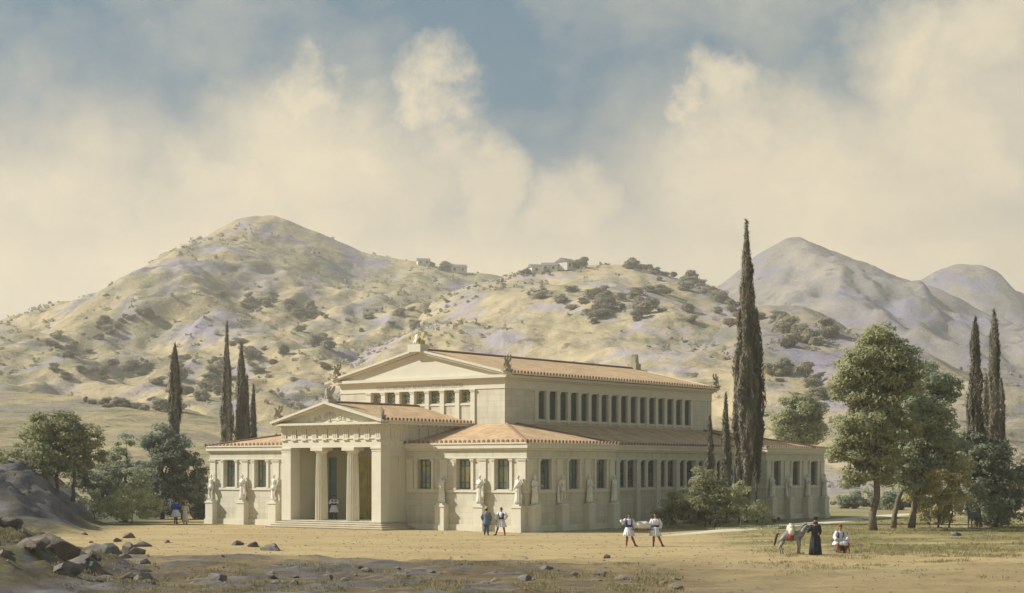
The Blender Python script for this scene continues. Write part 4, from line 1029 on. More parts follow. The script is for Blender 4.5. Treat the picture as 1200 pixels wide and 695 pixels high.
# the man standing in the porch, hands at his chest
J = pose(ell=(.30, .0, 1.16), wrl=(.12, -.17, 1.25), elr=(-.30, .0, 1.16), wrr=(-.12, -.17, 1.25), knl=(.13, -.02, .48), anl=(.17, .02, .08), tol=(.2, -.12, .035), knr=(-.13, -.02, .48), anr=(-.17, .02, .08), tor=(-.2, -.12, .035))
pl = MU.matrix_basis if False else None
def mu_world(x, y, z): 
    c, s = math.sin(TH), math.cos(TH); return (.978+c*x+s*y, 110.484-s*x+c*y, z)
o, T = person(J, mu_world(-17.0, -.6, PZ), R(8), 'man in white pleated kilt and dark vest standing between the porch columns', scale=1.04)
fustanella(J, o, T, 'vest', 'brown', .52, .32)
# pair in front of the right wing
J = pose(ell=(.29, .03, 1.15), wrl=(.25, -.14, .95), elr=(-.29, .04, 1.14), wrr=(-.25, -.12, .93), knl=(.09, -.04, .48), knr=(-.07, -.0, .48))
o, T = person(J, gpt(570, 627.5), R(172), 'man in blue-grey coat and pale hat seen from behind by the building wall', scale=1.03)
mb = MB(); shell(mb, torso_rings(J, .035)[::-1][1:]+[(0, 0, .80, .235, .185), (0, 0, .66, .26, .20)], 26, .04, 7); mb.build('coat', M['coat'], o, smooth=True)
sleeves(J, M['coat'], 'sleeve', o, .078, .06); hair_cap(T, M['hair'], o)
for h_, kn, an in (('hil', 'knl', 'anl'), ('hir', 'knr', 'anr')): MB().tube([J[h_], J[kn], J[an].lerp(J[kn], .08)], [.10, .08, .062], 12).build('trouser_leg', M['trousers'], o, smooth=True)
shoe_pair(J, M['shoe'], o)
c = MB(); c.lathe([(.17, 0), (.175, .012), (.10, .025), (.095, .09), (.07, .115), (.01, .12)], 20); h = c.build('hat', M['straw'], o, smooth=True); h.matrix_local = T @ Matrix.Translation((0, 0, .055))
J = pose(pelvis=(.0, 0, .92), ell=(.36, .06, 1.18), wrl=(.24, -.03, 1.00), elr=(-.30, .0, 1.14), wrr=(-.27, -.12, .93), knl=(.17, -.02, .49), anl=(.22, .06, .08), tol=(.27, -.08, .035), knr=(-.2, -.05, .49), anr=(-.36, .0, .08), tor=(-.42, -.14, .035))
o, T = person(J, gpt(587.5, 627.5), R(-22), 'man in violet vest, white kilt and red leggings striding beside the blue-grey coat', yaw=R(-25), scale=1.04)
fustanella(J, o, T, 'purple', 'red', .52, .34, 'vest', None)
# two bearers
J = pose(shl=(.175, 0, 1.39), ell=(.25, .02, 1.14), wrl=(.36, -.05, .93), elr=(-.34, .0, 1.20), wrr=(-.42, -.08, 1.38), knl=(.16, -.03, .49), anl=(.34, .02, .08), tol=(.42, -.09, .035), knr=(-.1, -.03, .48), anr=(-.13, .0, .08), tor=(-.16, -.14, .035))
o, T = person(J, gpt(737, 640.5), R(6), 'bearer in open blue vest and white kilt holding the left end of the load', yaw=R(12), scale=1.06)
fustanella(J, o, T, 'blue', 'red', .55, .31, 'navy')
bearer_l = o
J = pose(shr=(-.175, 0, 1.39), elr=(-.25, .02, 1.14), wrr=(-.36, -.05, .93), ell=(.29, .05, 1.15), wrl=(.24, -.05, .93), knl=(.18, -.03, .49), anl=(.36, .02, .08), tol=(.44, -.09, .035), knr=(-.08, -.03, .48), anr=(-.1, .0, .08), tor=(-.12, -.14, .035))
o, T = person(J, gpt(768, 640.5), R(-4), 'bearer in dark waistband and white kilt holding the right end of the load', yaw=R(-12), scale=1.06)
fustanella(J, o, T, 'white', 'red', .55, .31, 'navy')
gx_, gy_ = ground(752.5, 640.5); gzz = gz(gx_, gy_)
o = empty('stretcher', (gx_, gy_-.02, gzz+.90)); tag(o, 'wooden carrying poles held between the two kilted bearers', 'stretcher')
for s in (-1, 1): MB().tube([(-.62, s*.13, .03), (0, s*.13, .0), (.62, s*.13, .03)], .022, 8).build('pole', M['wood'], o, smooth=True)
for k in range(4): MB().box(-.33+k*.2, -.25+k*.2, -.16, .16, .02, .04).build('slat', M['wood'], o)
mb = MB(); mb_mesh(mb, skin([(-.36, 0, .14), (-.2, 0, .15), (0, 0, .13), (.14, 0, .14), (.36, .02, .13), (-.45, .1, .12)], [(0, 1), (1, 2), (2, 3), (3, 4), (0, 5)], [.10, .13, .10, .12, .085, .06], 't'))
t = mb.build('marble_fragment', M['marble'], None, smooth=True); t.location = (gx_+.02, gy_-.02, gzz+.89); t.scale = (1.1, 1.5, 2.0); tag(t, 'white marble torso fragment lying on the carrying poles', 'sculpture fragment')

# couple on the left by the trees
J = pose(ell=(.30, .05, 1.16), wrl=(.18, -.05, 1.0), elr=(-.30, .05, 1.16), wrr=(-.18, -.05, 1.0), knl=(.07, -.02, .48), anl=(.08, .02, .08), knr=(-.07, -.02, .48), anr=(-.08, .02, .08))
o, T = person(J, gpt(206, 614), R(165), 'person in bright blue jacket and white flared skirt near the left trees', scale=1.1)
shirt(J, M['blue'], o, .02); sleeves(J, M['blue'], 'sleeve', o, .095, .07); kilt(J, .50, .36, M['white'], 'skirt', o); leg_tubes(J, M['brown'], 'legging', o); shoe_pair(J, M['shoe'], o); hair_cap(T, M['hair'], o)
J = pose(ell=(.27, -.02, 1.15), wrl=(.12, -.16, 1.08), elr=(-.28, .0, 1.14), wrr=(-.24, -.1, .92))
o, T = person(J, gpt(217, 614.2), R(160), 'person in long pale dress carrying a shallow basket on the head', scale=1.0)
mb = MB(); shell(mb, torso_rings(J, .02)[::-1][1:]+[(0, 0, .75, .19, .16), (0, 0, .45, .22, .19), (0, 0, .14, .27, .23)], 40, .10, 11); mb.build('dress', M['cream'], o, smooth=True)
sleeves(J, M['cream'], 'sleeve', o, .07, .055); shoe_pair(J, M['shoe'], o); hair_cap(T, M['straw'], o, name='headscarf')
bx_, by_ = ground(217, 614.2); c = MB(); c.lathe([(.16, 0), (.25, .07), (.265, .085), (.22, .075), (.10, .03), (.01, .03)], 22); b = c.build('basket', M['straw'], None, smooth=True); b.location = (bx_, by_, gz(bx_, by_)+1.735); tag(b, 'shallow straw basket carried on the head of the pale dress', 'basket')

# monk in black beside the horse
J = pose(ell=(.24, .0, 1.13), wrl=(.14, -.14, 1.05), elr=(-.28, .0, 1.18), wrr=(-.42, -.12, 1.15))
o, T = person(J, gpt(955.5, 650.5), R(10), 'monk in long black robe and tall black hat beside the grey horse', yaw=R(-30), scale=1.04)
mb = MB(); shell(mb, torso_rings(J, .04)[::-1][1:]+[(0, 0, .75, .235, .20), (0, 0, .4, .265, .23), (0, 0, .03, .30, .25)], 44, .09, 10); mb.build('robe', M['robe'], o, smooth=True)
sleeves(J, M['robe'], 'sleeve', o, .085, .10, .9)
c = MB(); c.lathe([(.095, 0), (.10, .10), (.112, .135), (.112, .15), (.01, .155)], 20); h = c.build('hat', M['robe'], o, smooth=True); h.matrix_local = T @ Matrix.Translation((0, .012, .04))
mb = MB(); shell(mb, [(0, .03, .02, .085, .08), (0, .05, -.12, .11, .07), (0, .07, -.32, .15, .06)], 16, a0=1.2, a1=2*PI-1.2); v = mb.build('veil', M['robe'], o, smooth=True); v.matrix_local = T
bd_ = MB(); bd_.ball((0, -.075, -.11), .05, .03, .07, 8, 6); v = bd_.build('beard', M['hair'], o, smooth=True); v.matrix_local = T

# grey pony with a pack
M['pony'] = mat('dapple_grey_coat', (.31, .31, .30), .8, (.20, .20, .195), scale=5, lo=.45, hi=.6)
M['sack'] = mat('pale_sack', (.66, .62, .54), .9, (.56, .52, .44), scale=4, bump=.01)
def quadruped(k=1.0, head='up'):
    P = [(-.52, 0, 1.00), (-.30, 0, .98), (0, 0, .94), (.30, 0, .97), (.48, 0, 1.02)]; E = [(0, 1), (1, 2), (2, 3), (3, 4)]; Rr = [(.23, .26), (.27, .30), (.26, .32), (.26, .30), (.21, .26)]
    if head == 'up':  nk = [(.62, 0, 1.22), (.72, 0, 1.42), (.80, 0, 1.50), (.92, 0, 1.40), (1.04, 0, 1.27)]
    else: nk = [(.66, 0, 1.10), (.80, 0, 1.12), (.92, 0, 1.08), (1.0, 0, .92), (1.04, 0, .78)]
    pv = 4
    for p, r in zip(nk, [.165, .125, .11, .085, .065]): P.append(p); Rr.append(r); E.append((pv, len(P)-1)); pv = len(P)-1
    for s in (-1, 1):
        for chain, rad, par in (([(-.50, s*.10, .80), (-.40, s*.11, .66), (-.60, s*.11, .44), (-.575, s*.11, .22), (-.57, s*.11, .10), (-.51, s*.11, .03)], [.15, .11, .062, .042, .045, .052], 0),
                                ([(.40, s*.11, .80), (.41, s*.11, .60), (.44, s*.11, .42), (.435, s*.11, .2), (.435, s*.11, .10), (.48, s*.11, .03)], [.12, .085, .056, .042, .045, .052], 3)):
            pv = par
            for i, (p, r) in enumerate(zip(chain, rad)):
                q = list(p)
                if s > 0 and par == 0: q[0] += .14*(1-p[2])   # far hind leg a step ahead
                if s > 0 and par == 3: q[0] -= .10*(1-p[2])
                P.append(tuple(q)); Rr.append(r); E.append((pv, len(P)-1)); pv = len(P)-1
    me = skin(P, E, Rr, 'q'); mb = MB(); mb_mesh(mb, me)
    hd = Vector(nk[2])
    for s in (-1, 1): mb.tube([hd+Vector((-.01, s*.05, .06)), hd+Vector((-.02, s*.07, .15)), hd+Vector((-.0, s*.075, .22 if head != 'up' else .19))], [.03, .032, .006], 6, mi=0)
    for s in (-1, 1): mb.ball(tuple(Vector(nk[3]).lerp(hd, .45)+Vector((0, s*.075, .02))), .014, seg=6, rings=5, mi=1)
    for s in (-1, 1): mb.ball(tuple(Vector(nk[4])+Vector((.03, s*.03, .0))), .012, seg=6, rings=5, mi=1)
    return mb, nk
mb, nk = quadruped()
pony = mb.build('horse', [M['pony'], M['eye']], None, smooth=True); hx, hy = ground(927, 650)
PK = .95
pony.location = (hx, hy, gz(hx, hy)); pony.scale = (PK,)*3; pony.rotation_euler = (0, 0, R(-8)); tag(pony, 'dappled grey pony with dark tail standing beside the black robed monk', 'horse')
MB().tube([(-.60, 0, 1.10), (-.72, 0, 1.04), (-.78, 0, .8), (-.84, 0, .55), (-.88, 0, .42)], [.03, .05, .065, .05, .01], 8).build('tail', M['hair'], pony, smooth=True)
MB().tube([(.44, 0, 1.22), (.56, 0, 1.38), (.68, 0, 1.54), (.78, 0, 1.62)], [.03, .05, .045, .02], 8, flat=.4).build('mane', M['hair'], pony, smooth=True)
mb = MB(); shell(mb, [(0, 0, 1.25, .20, .02), (0, 0, 1.22, .27, .16), (0, 0, 1.10, .28, .26), (0, 0, .92, .28, .31), (0, 0, .76, .26, .30)], 30, thick=.02); mb.build('saddle_cloth', M['sash'], pony, smooth=True)
mb = MB(); mb.tube([(.80, -.08, 1.34), (.80, .08, 1.34)], .012, 6); mb.tube([(.95, -.085, 1.39), (.90, -.1, 1.47), (.76, -.1, 1.56)], .012, 6); mb.tube([(.93, -.08, 1.38), (.93, 0, 1.46), (.93, .08, 1.38)], .012, 6); mb.build('halter', M['shoe'], pony)
c = MB(); c.ball((0, 0, 0), .25, .23, .30, 16, 12, jit=.03); c.ball((.02, -.22, -.18), .17, .13, .24, 14, 10, jit=.03); c.ball((-.02, .22, -.18), .17, .13, .24, 14, 10, jit=.03)
c.tube([(-.01, 0, .27), (0, 0, .34)], [.07, .10], 8)
s_ = c.build('sack', M['sack'], None, smooth=True); s_.location = (hx+.0, hy, gz(hx, hy)+1.34*PK); s_.rotation_euler = (0, 0, R(-8)); s_.scale = (.9, 1.05, .78); tag(s_, 'bulging white sack slung over the back of the grey pony', 'sack')

# seated man on a low rock
sx_, sy_ = ground(985, 648); sg = gz(sx_, sy_)
J = pose(pelvis=(0, .12, .52), spine=(0, .10, .70), chest=(0, .06, .90), neck=(0, .04, 1.06), head=(0, .02, 1.21), shl=(.175, .05, 1.0), ell=(.30, -.02, .76), wrl=(.28, -.22, .62), shr=(-.175, .05, 1.0), elr=(-.30, -.02, .76), wrr=(-.28, -.22, .62),
    hil=(.09, .10, .50), knl=(.30, -.28, .46), anl=(.10, -.34, .10), tol=(.02, -.42, .05), hir=(-.09, .10, .50), knr=(-.30, -.28, .46), anr=(-.10, -.34, .10), tor=(-.06, -.46, .05))
o, T = person(J, (sx_, sy_, sg), R(12), 'man in white shirt and navy vest sitting on a rock right of the monk', yaw=R(-18), scale=1.05)
shirt(J, M['white'], o); sleeves(J, M['white'], 'sleeve', o, .10, .10); vest(J, M['navy'], o, .5); hair_cap(T, M['hair'], o)
mb = MB(); shell(mb, [(0, .12, .62, .17, .14), (0, .04, .58, .26, .24), (0, -.04, .53, .36, .32), (0, -.06, .44, .40, .34), (0, -.06, .38, .41, .34)], 56, .08, 15); mb.build('pleated_kilt', M['white'], o, smooth=True)
leg_tubes(J, M['red'], 'legging', o, .075, .055); shoe_pair(J, M['shoe'], o)
c = MB(); c.lathe([(.09, 0), (.092, .04), (.08, .10), (.02, .12)], 16); h = c.build('cap', M['sash'], o, smooth=True); h.matrix_local = T @ Matrix.Translation((0, .012, .05))

M['rock'] = mat('grey_rock', (.20, .175, .15), .95, (.10, .09, .085), scale=1.4, detail=9, bump=.05, bscale=4, lo=.38, hi=.6)
M['rock_warm'] = mat('ochre_rock', (.23, .19, .14), .95, (.12, .10, .085), scale=1.2, detail=9, bump=.05, bscale=4)
def rock_mesh(seed, sx, sy, sz, rough=.5):
    bm = bmesh.new(); bmesh.ops.create_icosphere(bm, subdivisions=4, radius=1)
    for v in bm.verts:
        p = v.co.copy(); n = noise.fractal(p*1.1+Vector((seed, seed*2, 0)), .8, 2.1, 5)
        r = 1+rough*n; q = p*r
        # a few flat cleavage faces
        for k in range(9):
            d = Vector((math.sin(seed+k*1.9), math.cos(seed*1.3+k*2.3), .35+.5*math.sin(k+seed))).normalized(); e = q.dot(d)-.58
            if e > 0: q -= d*e*.93
        v.co = Vector((q.x*sx, q.y*sy, q.z*sz))
    me = bpy.data.meshes.new('rock'); bm.to_mesh(me); bm.free(); return me
def rock(x, y, seed, sx, sy, sz, m, label, rz=0.0, sink=.35, group=None, name='rock', cat='rock'):
    me = rock_mesh(seed, sx, sy, sz); me.materials.append(m); o = link(bpy.data.objects.new(name, me)); o.location = (x, y, gz(x, y)+sz*(1-2*sink)); o.rotation_euler = (0, 0, rz)
    return tag(o, label, cat, group)
rock(sx_+.02, sy_+.16, 2.2, .42, .36, .26, M['rock'], 'low grey rock the man in the navy vest sits on', sink=.1)
# musket leaning behind him
g_ = MB(); g_.tube([(0, 0, 0), (.04, -.02, .45), (.10, -.05, 1.28)], [.035, .018, .012], 8); g_ = g_.build('musket', M['wood'], None, smooth=True); g_.location = (sx_+.50, sy_+.25, sg); g_.rotation_euler = (0, R(-12), 0); tag(g_, 'long reddish wooden stick propped upright behind the seated man', 'stick'); g_.name = 'walking_stick'

# donkey half hidden by the bushes on the right
M['donkey'] = mat('dark_grey_coat', (.12, .12, .115), .85, (.07, .07, .07), scale=5)
mb, nk = quadruped(head='up')
dk = mb.build('donkey', [M['donkey'], M['eye']], None, smooth=True); dx_, dy_ = ground(1141, 620.5); dk.location = (dx_, dy_, gz(dx_, dy_)+.0); dk.rotation_euler = (0, 0, R(218)); dk.scale = (1.05,)*3
tag(dk, 'dark grey donkey with pale muzzle among the bushes at the right', 'donkey')
m_ = MB(); m_.ball((nk[4][0]+.0, 0, nk[4][2]-.01), .062, .058, .066, 10, 8); m_.build('muzzle', M['white'], dk, smooth=True)
MB().tube([(-.66, 0, 1.08), (-.76, 0, .98), (-.78, 0, .7), (-.8, 0, .5)], [.03, .03, .025, .05], 6).build('tail', M['hair'], dk, smooth=True)

# ---- statues on the pedestals
def statue_kind(kind):
    """returns list of (part name, mesh) built once"""
    out = []
    if kind == 'arm_out': J = pose(ell=(.28, -.02, 1.16), wrl=(.24, -.30, 1.12), elr=(-.26, .02, 1.14), wrr=(-.20, -.14, .98)); yaw = .3
    elif kind == 'nude': J = pose(pelvis=(.03, 0, .93), ell=(.30, .04, 1.15), wrl=(.20, -.02, .98), elr=(-.24, .02, 1.12), wrr=(-.22, -.1, .88), knl=(.11, -.10, .48), anl=(.13, .05, .09)); yaw = -.4
    elif kind == 'folded': J = pose(ell=(.25, -.02, 1.15), wrl=(-.02, -.17, 1.20), elr=(-.25, -.02, 1.13), wrr=(.02, -.19, 1.10)); yaw = .2
    elif kind == 'chin': J = pose(ell=(.22, -.08, 1.17), wrl=(.07, -.16, 1.42), elr=(-.22, -.04, 1.14), wrr=(.0, -.17, 1.06)); yaw = -.2
    elif kind == 'raised': J = pose(ell=(.30, -.02, 1.44), wrl=(.33, -.05, 1.66), elr=(-.25, .03, 1.14), wrr=(-.24, -.05, .90), knr=(-.12, -.1, .49)); yaw = .4
    else: J = pose(ell=(.26, .0, 1.15), wrl=(.28, -.12, .93), elr=(-.28, .0, 1.16), wrr=(-.18, -.18, 1.22)); yaw = 0
    mb, T = body_mesh(J, None, yaw, 0, name='figure'); out.append(('body', mb))
    if kind in ('nude', 'raised'):
        d = MB(); shell(d, [(0, 0, 1.02, .165, .13), (0, 0, .9, .18, .15), (0, 0, .72, .20, .17)], 40, .10, 9)
        d.tube([J['shr']+Vector((0, .06, .04)), (-.24, .12, 1.1), (-.27, .13, .7), (-.26, .12, .25), (-.25, .1, .03)], [.05, .09, .11, .13, .14], 12, flat=.55)
        out.append(('drapery', d))
    else:
        d = MB(); shell(d, torso_rings(J, .02)[::-1][1:]+[(0, 0, .75, .185, .155), (.01, 0, .45, .20, .17), (0, 0, .2, .215, .185), (0, 0, .015, .24, .2)], 60, .13, 11)
        # mantle thrown across the body
        d.tube([J['shl']+Vector((0, .02, .06)), (.10, -.14, 1.22), (-.06, -.17, 1.04), (-.18, -.06, .93), (-.14, .12, .95)], [.06, .07, .075, .08, .06], 12, flat=.6)
        if kind == 'draped': d.tube([(.24, -.02, 1.12), (.27, -.06, .8), (.26, -.05, .45), (.24, -.04, .3)], [.06, .09, .10, .04], 12, flat=.6)
        out.append(('drapery', d))
    h = MB(); h.ball(tuple(J['head']+Vector((0, .012, .02))), .083, .098, .118, 14, 10, jit=.02)
    hv = [Vector(p) for p in h.v]
    for i, p in enumerate(hv):      # keep the face free
        if p.y < J['head'].y-.02 and p.z < J['head'].z+.055: hv[i] = Vector((p.x*.9, p.y*0+J['head'].y-.02+ (p.y-J['head'].y)*.1, p.z))
    h.v = [tuple(p) for p in hv]; out.append(('hair', h))
    b = MB(); b.box(-.24, .24, -.24, .22, -.09, .0); out.append(('base', b))
    return out
protos = {}
def statue(kind, x, y, rz_local, label, s=1.13):
    if kind not in protos:
        r = empty('statue'); protos[kind] = r
        for n, mb in statue_kind(kind): mb.build(n, M['marble'], r, smooth=(n != 'base'))
        o = r
    else: o = copy_tree(protos[kind])
    dx, dy = (0, -.30) if rz_local == 0 else (.30, 0)
    o.location = mu_world(x+dx, y+dy, 1.762+.09*s); o.rotation_euler = (0, 0, rz_local-(PI/2-TH)); o.scale = (s, s, s)
    tag(o, label, 'statue', 'marble statues on pedestals round the museum')
    return o
statue('arm_out', F_ST[0], 0, 0, 'draped marble statue on the front pedestal nearest the right corner of the wing')
statue('draped', F_ST[1], 0, 0, 'marble statue on the middle front pedestal, behind the two talking men')
statue('chin', F_ST[2], 0, 0, 'marble statue on the front pedestal at the edge of the porch shadow')
statue('nude', FL_ST[0], 0, 0, 'marble statue on the pedestal just left of the porch')
statue('draped', FL_ST[1], 0, 0, 'marble statue between the two windows of the left wing')
statue('raised', FL_ST[2], 0, 0, 'marble statue with raised arm at the far left end of the front')
statue('arm_out', 0, S_ST[0], PI/2, 'marble statue with outstretched hand, first round the corner on the long side')
statue('nude', 0, S_ST[1], PI/2, 'bare-chested marble statue, second from the corner on the long side')
statue('folded', 0, S_ST[2], PI/2, 'draped marble statue with folded arms, third from the corner on the long side')
statue('chin', 0, S_ST[3], PI/2, 'draped marble statue, fourth from the corner, above the left bearer')
statue('draped', 0, S2_ST[0], PI/2, 'marble statue on the far right wing, nearest the tall cypress')
statue('nude', 0, S2_ST[1], PI/2, 'marble statue on the far right wing, second from the tall cypress')
statue('folded', 0, S2_ST[2], PI/2, 'marble statue on the far right wing, third from the tall cypress')
statue('arm_out', 0, S2_ST[3], PI/2, 'marble statue on the outermost corner of the far right wing')
#@@PART4
# ------------------------------------------------------------------ vegetation
M['leaf'] = mat_leaf('olive_green_foliage', (.47, .46, .265), (.34, .36, .205), .5, .5)
M['leaf_b'] = mat_leaf('blue_green_foliage', (.36, .38, .25), (.26, .295, .21), .5, .5)
M['leaf_dark'] = mat_leaf('dark_green_foliage', (.23, .245, .17), (.16, .185, .145), .45, .5)
M['leaf_y'] = mat_leaf('yellow_green_foliage', (.60, .53, .27), (.45, .42, .21), .5, .8)
M['leaf_bush'] = mat_leaf('pale_green_foliage', (.52, .50, .29), (.38, .39, .22), .5, .8)
M['leaf_dry'] = mat_leaf('dry_ochre_foliage', (.42, .37, .17), (.26, .25, .115), .45, .8)
M['dry_grass'] = mat_leaf('dry_grass_blades', (.34, .28, .14), (.22, .205, .10), .3, .8)
M['cyp'] = mat_leaf('cypress_foliage', (.19, .19, .135), (.26, .22, .165), .3, .9)
M['scrub'] = mat_leaf('hill_scrub_foliage', (.36, .32, .20), (.27, .255, .20), .45, .2)
M['bark'] = mat('grey_brown_bark', (.20, .165, .12), .95, (.11, .09, .07), scale=3, bump=.03, bscale=9)
def leaf_quads(C, N, L, W, up=None):
    """one small pointed blade per centre: C centres, N normals, L lengths, W widths"""
    n = len(C); N = N/np.linalg.norm(N, axis=1, keepdims=True)
    A = rng.normal(size=(n, 3)) if up is None else up+rng.normal(size=(n, 3))*.35
    A -= N*(A*N).sum(1, keepdims=True); A /= np.linalg.norm(A, axis=1, keepdims=True)+1e-9
    B = np.cross(N, A); L = L[:, None]; W = W[:, None]
    V = np.stack([C-A*L*.5, C+B*W*.5+N*W*.15, C+A*L*.5, C-B*W*.5+N*W*.15], 1).reshape(-1, 3)
    return V
def quads_mesh(name, V, m, parent=None):
    n = len(V)//4; me = bpy.data.meshes.new(name)
    me.vertices.add(len(V)); me.vertices.foreach_set('co', V.astype(np.float32).ravel())
    me.loops.add(4*n); me.loops.foreach_set('vertex_index', np.arange(4*n, dtype=np.int32))
    me.polygons.add(n); me.polygons.foreach_set('loop_start', np.arange(0, 4*n, 4, dtype=np.int32))
    me.update(calc_edges=True); me.validate(); me.materials.append(m)
    return link(bpy.data.objects.new(name, me), parent)
def crown(name, lobes, m, parent, leaf=.24, dens=1.0, clump=.62, dark=None):
    """lobes: (centre, rx, ry, rz) in metres; leaves gathered in clumps through each lobe"""
    Cs = []; Ns = []
    for c, rx, ry, rz in lobes:
        c = np.array(c); vol = rx*ry*rz; k = max(8, int(15*dens*(vol**.72)))
        for _ in range(k):
            d = rng.normal(size=3); d /= np.linalg.norm(d); rad = rng.uniform(.12, 1)**.45*rng.uniform(.84, 1.16)
            cc = c+d*rad*np.array([rx, ry, rz]); r = clump*rng.uniform(.55, 1.25)*min(1, rx*.7)
            n = int(105*(r/.6)**1.7*dens)+10
            p = rng.normal(size=(n, 3)); p /= np.linalg.norm(p, axis=1, keepdims=True)
            q = p*(rng.uniform(.15, 1, (n, 1))**.5)*np.array([1.25, 1.25, .72])*r
            Cs.append(cc+q); Ns.append(p*.75+d*.45+np.array([0, 0, .35])+rng.normal(size=(n, 3))*.45)
    C = np.concatenate(Cs); N = np.concatenate(Ns); n = len(C)
    V = leaf_quads(C, N, leaf*rng.uniform(.7, 1.6, n), leaf*rng.uniform(.35, .75, n))
    return quads_mesh(name, V, m, parent)
def limb(mb, a, b, r0, r1, wob=.15, n=6):
    a = Vector(a); b = Vector(b); P = []; Rr = []
    for i in range(n+1):
        t = i/n; w = math.sin(t*PI)*wob*(b-a).length*.3
        P.append(a.lerp(b, t)+Vector((random.uniform(-w, w), random.uniform(-w, w), 0))); Rr.append(r0+(r1-r0)*t)
    Rr[0] *= 1.25; mb.tube(P, Rr, 10)
def px_local(px, py, Y, base): return Vector(((px-600)/F*Y-base[0], 0, CH+(HZ-py)*Y/F-base[2]))
def tree(name, label, cat, bx, Y, lobes, m, trunks, group=None, leaf=.24, dens=1.0, clump=.62, r=.24, depth=.85):
    """bx: foot of the tree (picture column at distance Y); lobes (cx, cy, rx, ry); trunks [(foot px, tip px, tip py, radius)]"""
    X = (bx-600)/F*Y; base = (X, Y, gz(X, Y)); o = empty(name, base); tag(o, label, cat, group); s = Y/F
    L = []
    for i, (cx, cy, rx, ry) in enumerate(lobes):
        c = px_local(cx, cy, Y, base); c.y = random.uniform(-.35, .35)*rx*s
        L.append((tuple(c), rx*s*.93, rx*s*depth*.9, ry*s*.93))
    for k, (fx, tx, ty, rr) in enumerate(trunks):
        mb = MB(); a = Vector(((fx-bx)*s, random.uniform(-.2, .2), -.15)); b = px_local(tx, ty, Y, base)
        limb(mb, a, b, rr, rr*.4, .12, 8)
        for c, rx, ry, rz in L:
            if random.random() < .8: t = random.uniform(.45, .85); limb(mb, a.lerp(b, t), Vector(c)+Vector((0, 0, rz*.2)), rr*.42, rr*.12, .2)
        mb.build('trunk', M['bark'], o, smooth=True)
    crown('crown', L, m, o, leaf, dens, clump)
    return o
def cypress(label, bx, Y, top, prof, m='cyp', group='cypresses', n=1.0, foot=None, seed=0):
    """prof: (picture row, half width) of the column from its tip down"""
    X = (bx-600)/F*Y; g0 = land(X, Y) if Y > 150 else gz(X, Y); o = empty('cypress', (X, Y, g0)); tag(o, label, 'cypress', group); s = Y/F
    zt = CH+(HZ-top)*s-g0
    zs = [zt]+[CH+(HZ-a)*s-g0 for a, b in prof]; rs = [.02]+[b*s for a, b in prof]
    zs, rs = zs[::-1], rs[::-1]; zlo = max(zs[0], .5)
    area = sum((rs[i]+rs[i+1])*abs(zs[i+1]-zs[i]) for i in range(len(zs)-1))
    N = int(430*area*n)+400
    z = rng.uniform(zlo, zt, N*2); R0 = np.interp(z, zs, rs); keep = rng.uniform(0, max(rs), N*2) < R0+max(rs)*.12; z = z[keep][:N]; R0 = R0[keep][:N]; N = len(z)
    a = rng.uniform(0, 2*PI, N)
    mod = np.array([.84+.75*noise.noise(Vector((math.cos(q)*1.3+seed, math.sin(q)*1.3, zz*.33)))+.5*noise.noise(Vector((math.cos(q)*3.5, math.sin(q)*3.5+seed, zz*.75))) for q, zz in zip(a, z)])
    rr = R0*mod*(rng.uniform(.35, 1, N)**.35)
    C = np.stack([rr*np.cos(a), rr*np.sin(a), z], 1)
    Nn = np.stack([np.cos(a), np.sin(a), rng.normal(0, .25, N)], 1)+rng.normal(size=(N, 3))*.35
    up = np.tile(np.array([0, 0, 1.0]), (N, 1))+.25*Nn
    V = leaf_quads(C, Nn, rng.uniform(.28, .75, N), rng.uniform(.06, .14, N), up)
    quads_mesh('crown', V, M[m], o)
    mb = MB(); limb(mb, (0, 0, -.2), (0, 0, zt*.8), max(.09, max(rs)*.16), .03, .02, 10); mb.build('trunk', M['bark'], o, smooth=True)
    return o
# cypresses
cypress('tallest dark cypress, rising in front of the long side of the museum', 875, 127.5, 259, [(285, 3), (310, 5.5), (350, 8.5), (390, 11), (430, 12.5), (470, 13.5), (505, 13), (535, 10), (560, 5), (590, 2.6)], n=1.25, seed=3)
cypress('cypress growing close against the right side of the tallest cypress', 887, 128.5, 362, [(385, 3), (420, 6.5), (455, 8.5), (495, 8), (530, 6), (565, 2.5)], seed=5)
cypress('cypress growing close against the left side of the tallest cypress', 866.5, 128, 398, [(420, 3), (455, 6), (500, 7.5), (535, 6), (565, 3)], seed=8)
cypress('shorter of the two slim cypresses rising out of the yellow-green bush', 832, 125, 488, [(500, 1.5), (530, 4), (560, 6), (590, 6)], seed=9)
cypress('taller of the two slim cypresses rising out of the yellow-green bush', 850.5, 126, 461, [(480, 1.8), (510, 4), (545, 6), (575, 7), (600, 6)], seed=10)
cypress('lone dark cypress left of the museum behind the round trees', 205, 146, 403, [(415, 2.5), (435, 5.5), (460, 7.5), (490, 8), (515, 6), (535, 4.5), (560, 3)], seed=12)
cypress('tallest of the cypresses behind the left wing roof', 266, 165, 377, [(400, 2), (430, 4), (465, 5.5), (495, 8.5), (520, 10), (540, 9)], seed=14)
cypress('second tallest of the cypresses behind the left wing roof', 283, 166, 402, [(425, 3.5), (455, 5), (485, 6.5), (520, 8)], seed=16)
cypress('slender cypress touching the second tallest behind the left wing', 289.5, 167, 440, [(465, 2), (490, 3.5), (520, 4.5)], seed=18)
cypress('smallest of the cypresses behind the left wing roof', 297, 168, 451, [(475, 2.5), (500, 3.5), (525, 5)], seed=20)
cypress('cypress at the right edge, left one of the tall pair', 1143, 121, 372, [(385, 3), (410, 5.5), (440, 7), (480, 8.5), (510, 10), (540, 11), (570, 9)], seed=22)
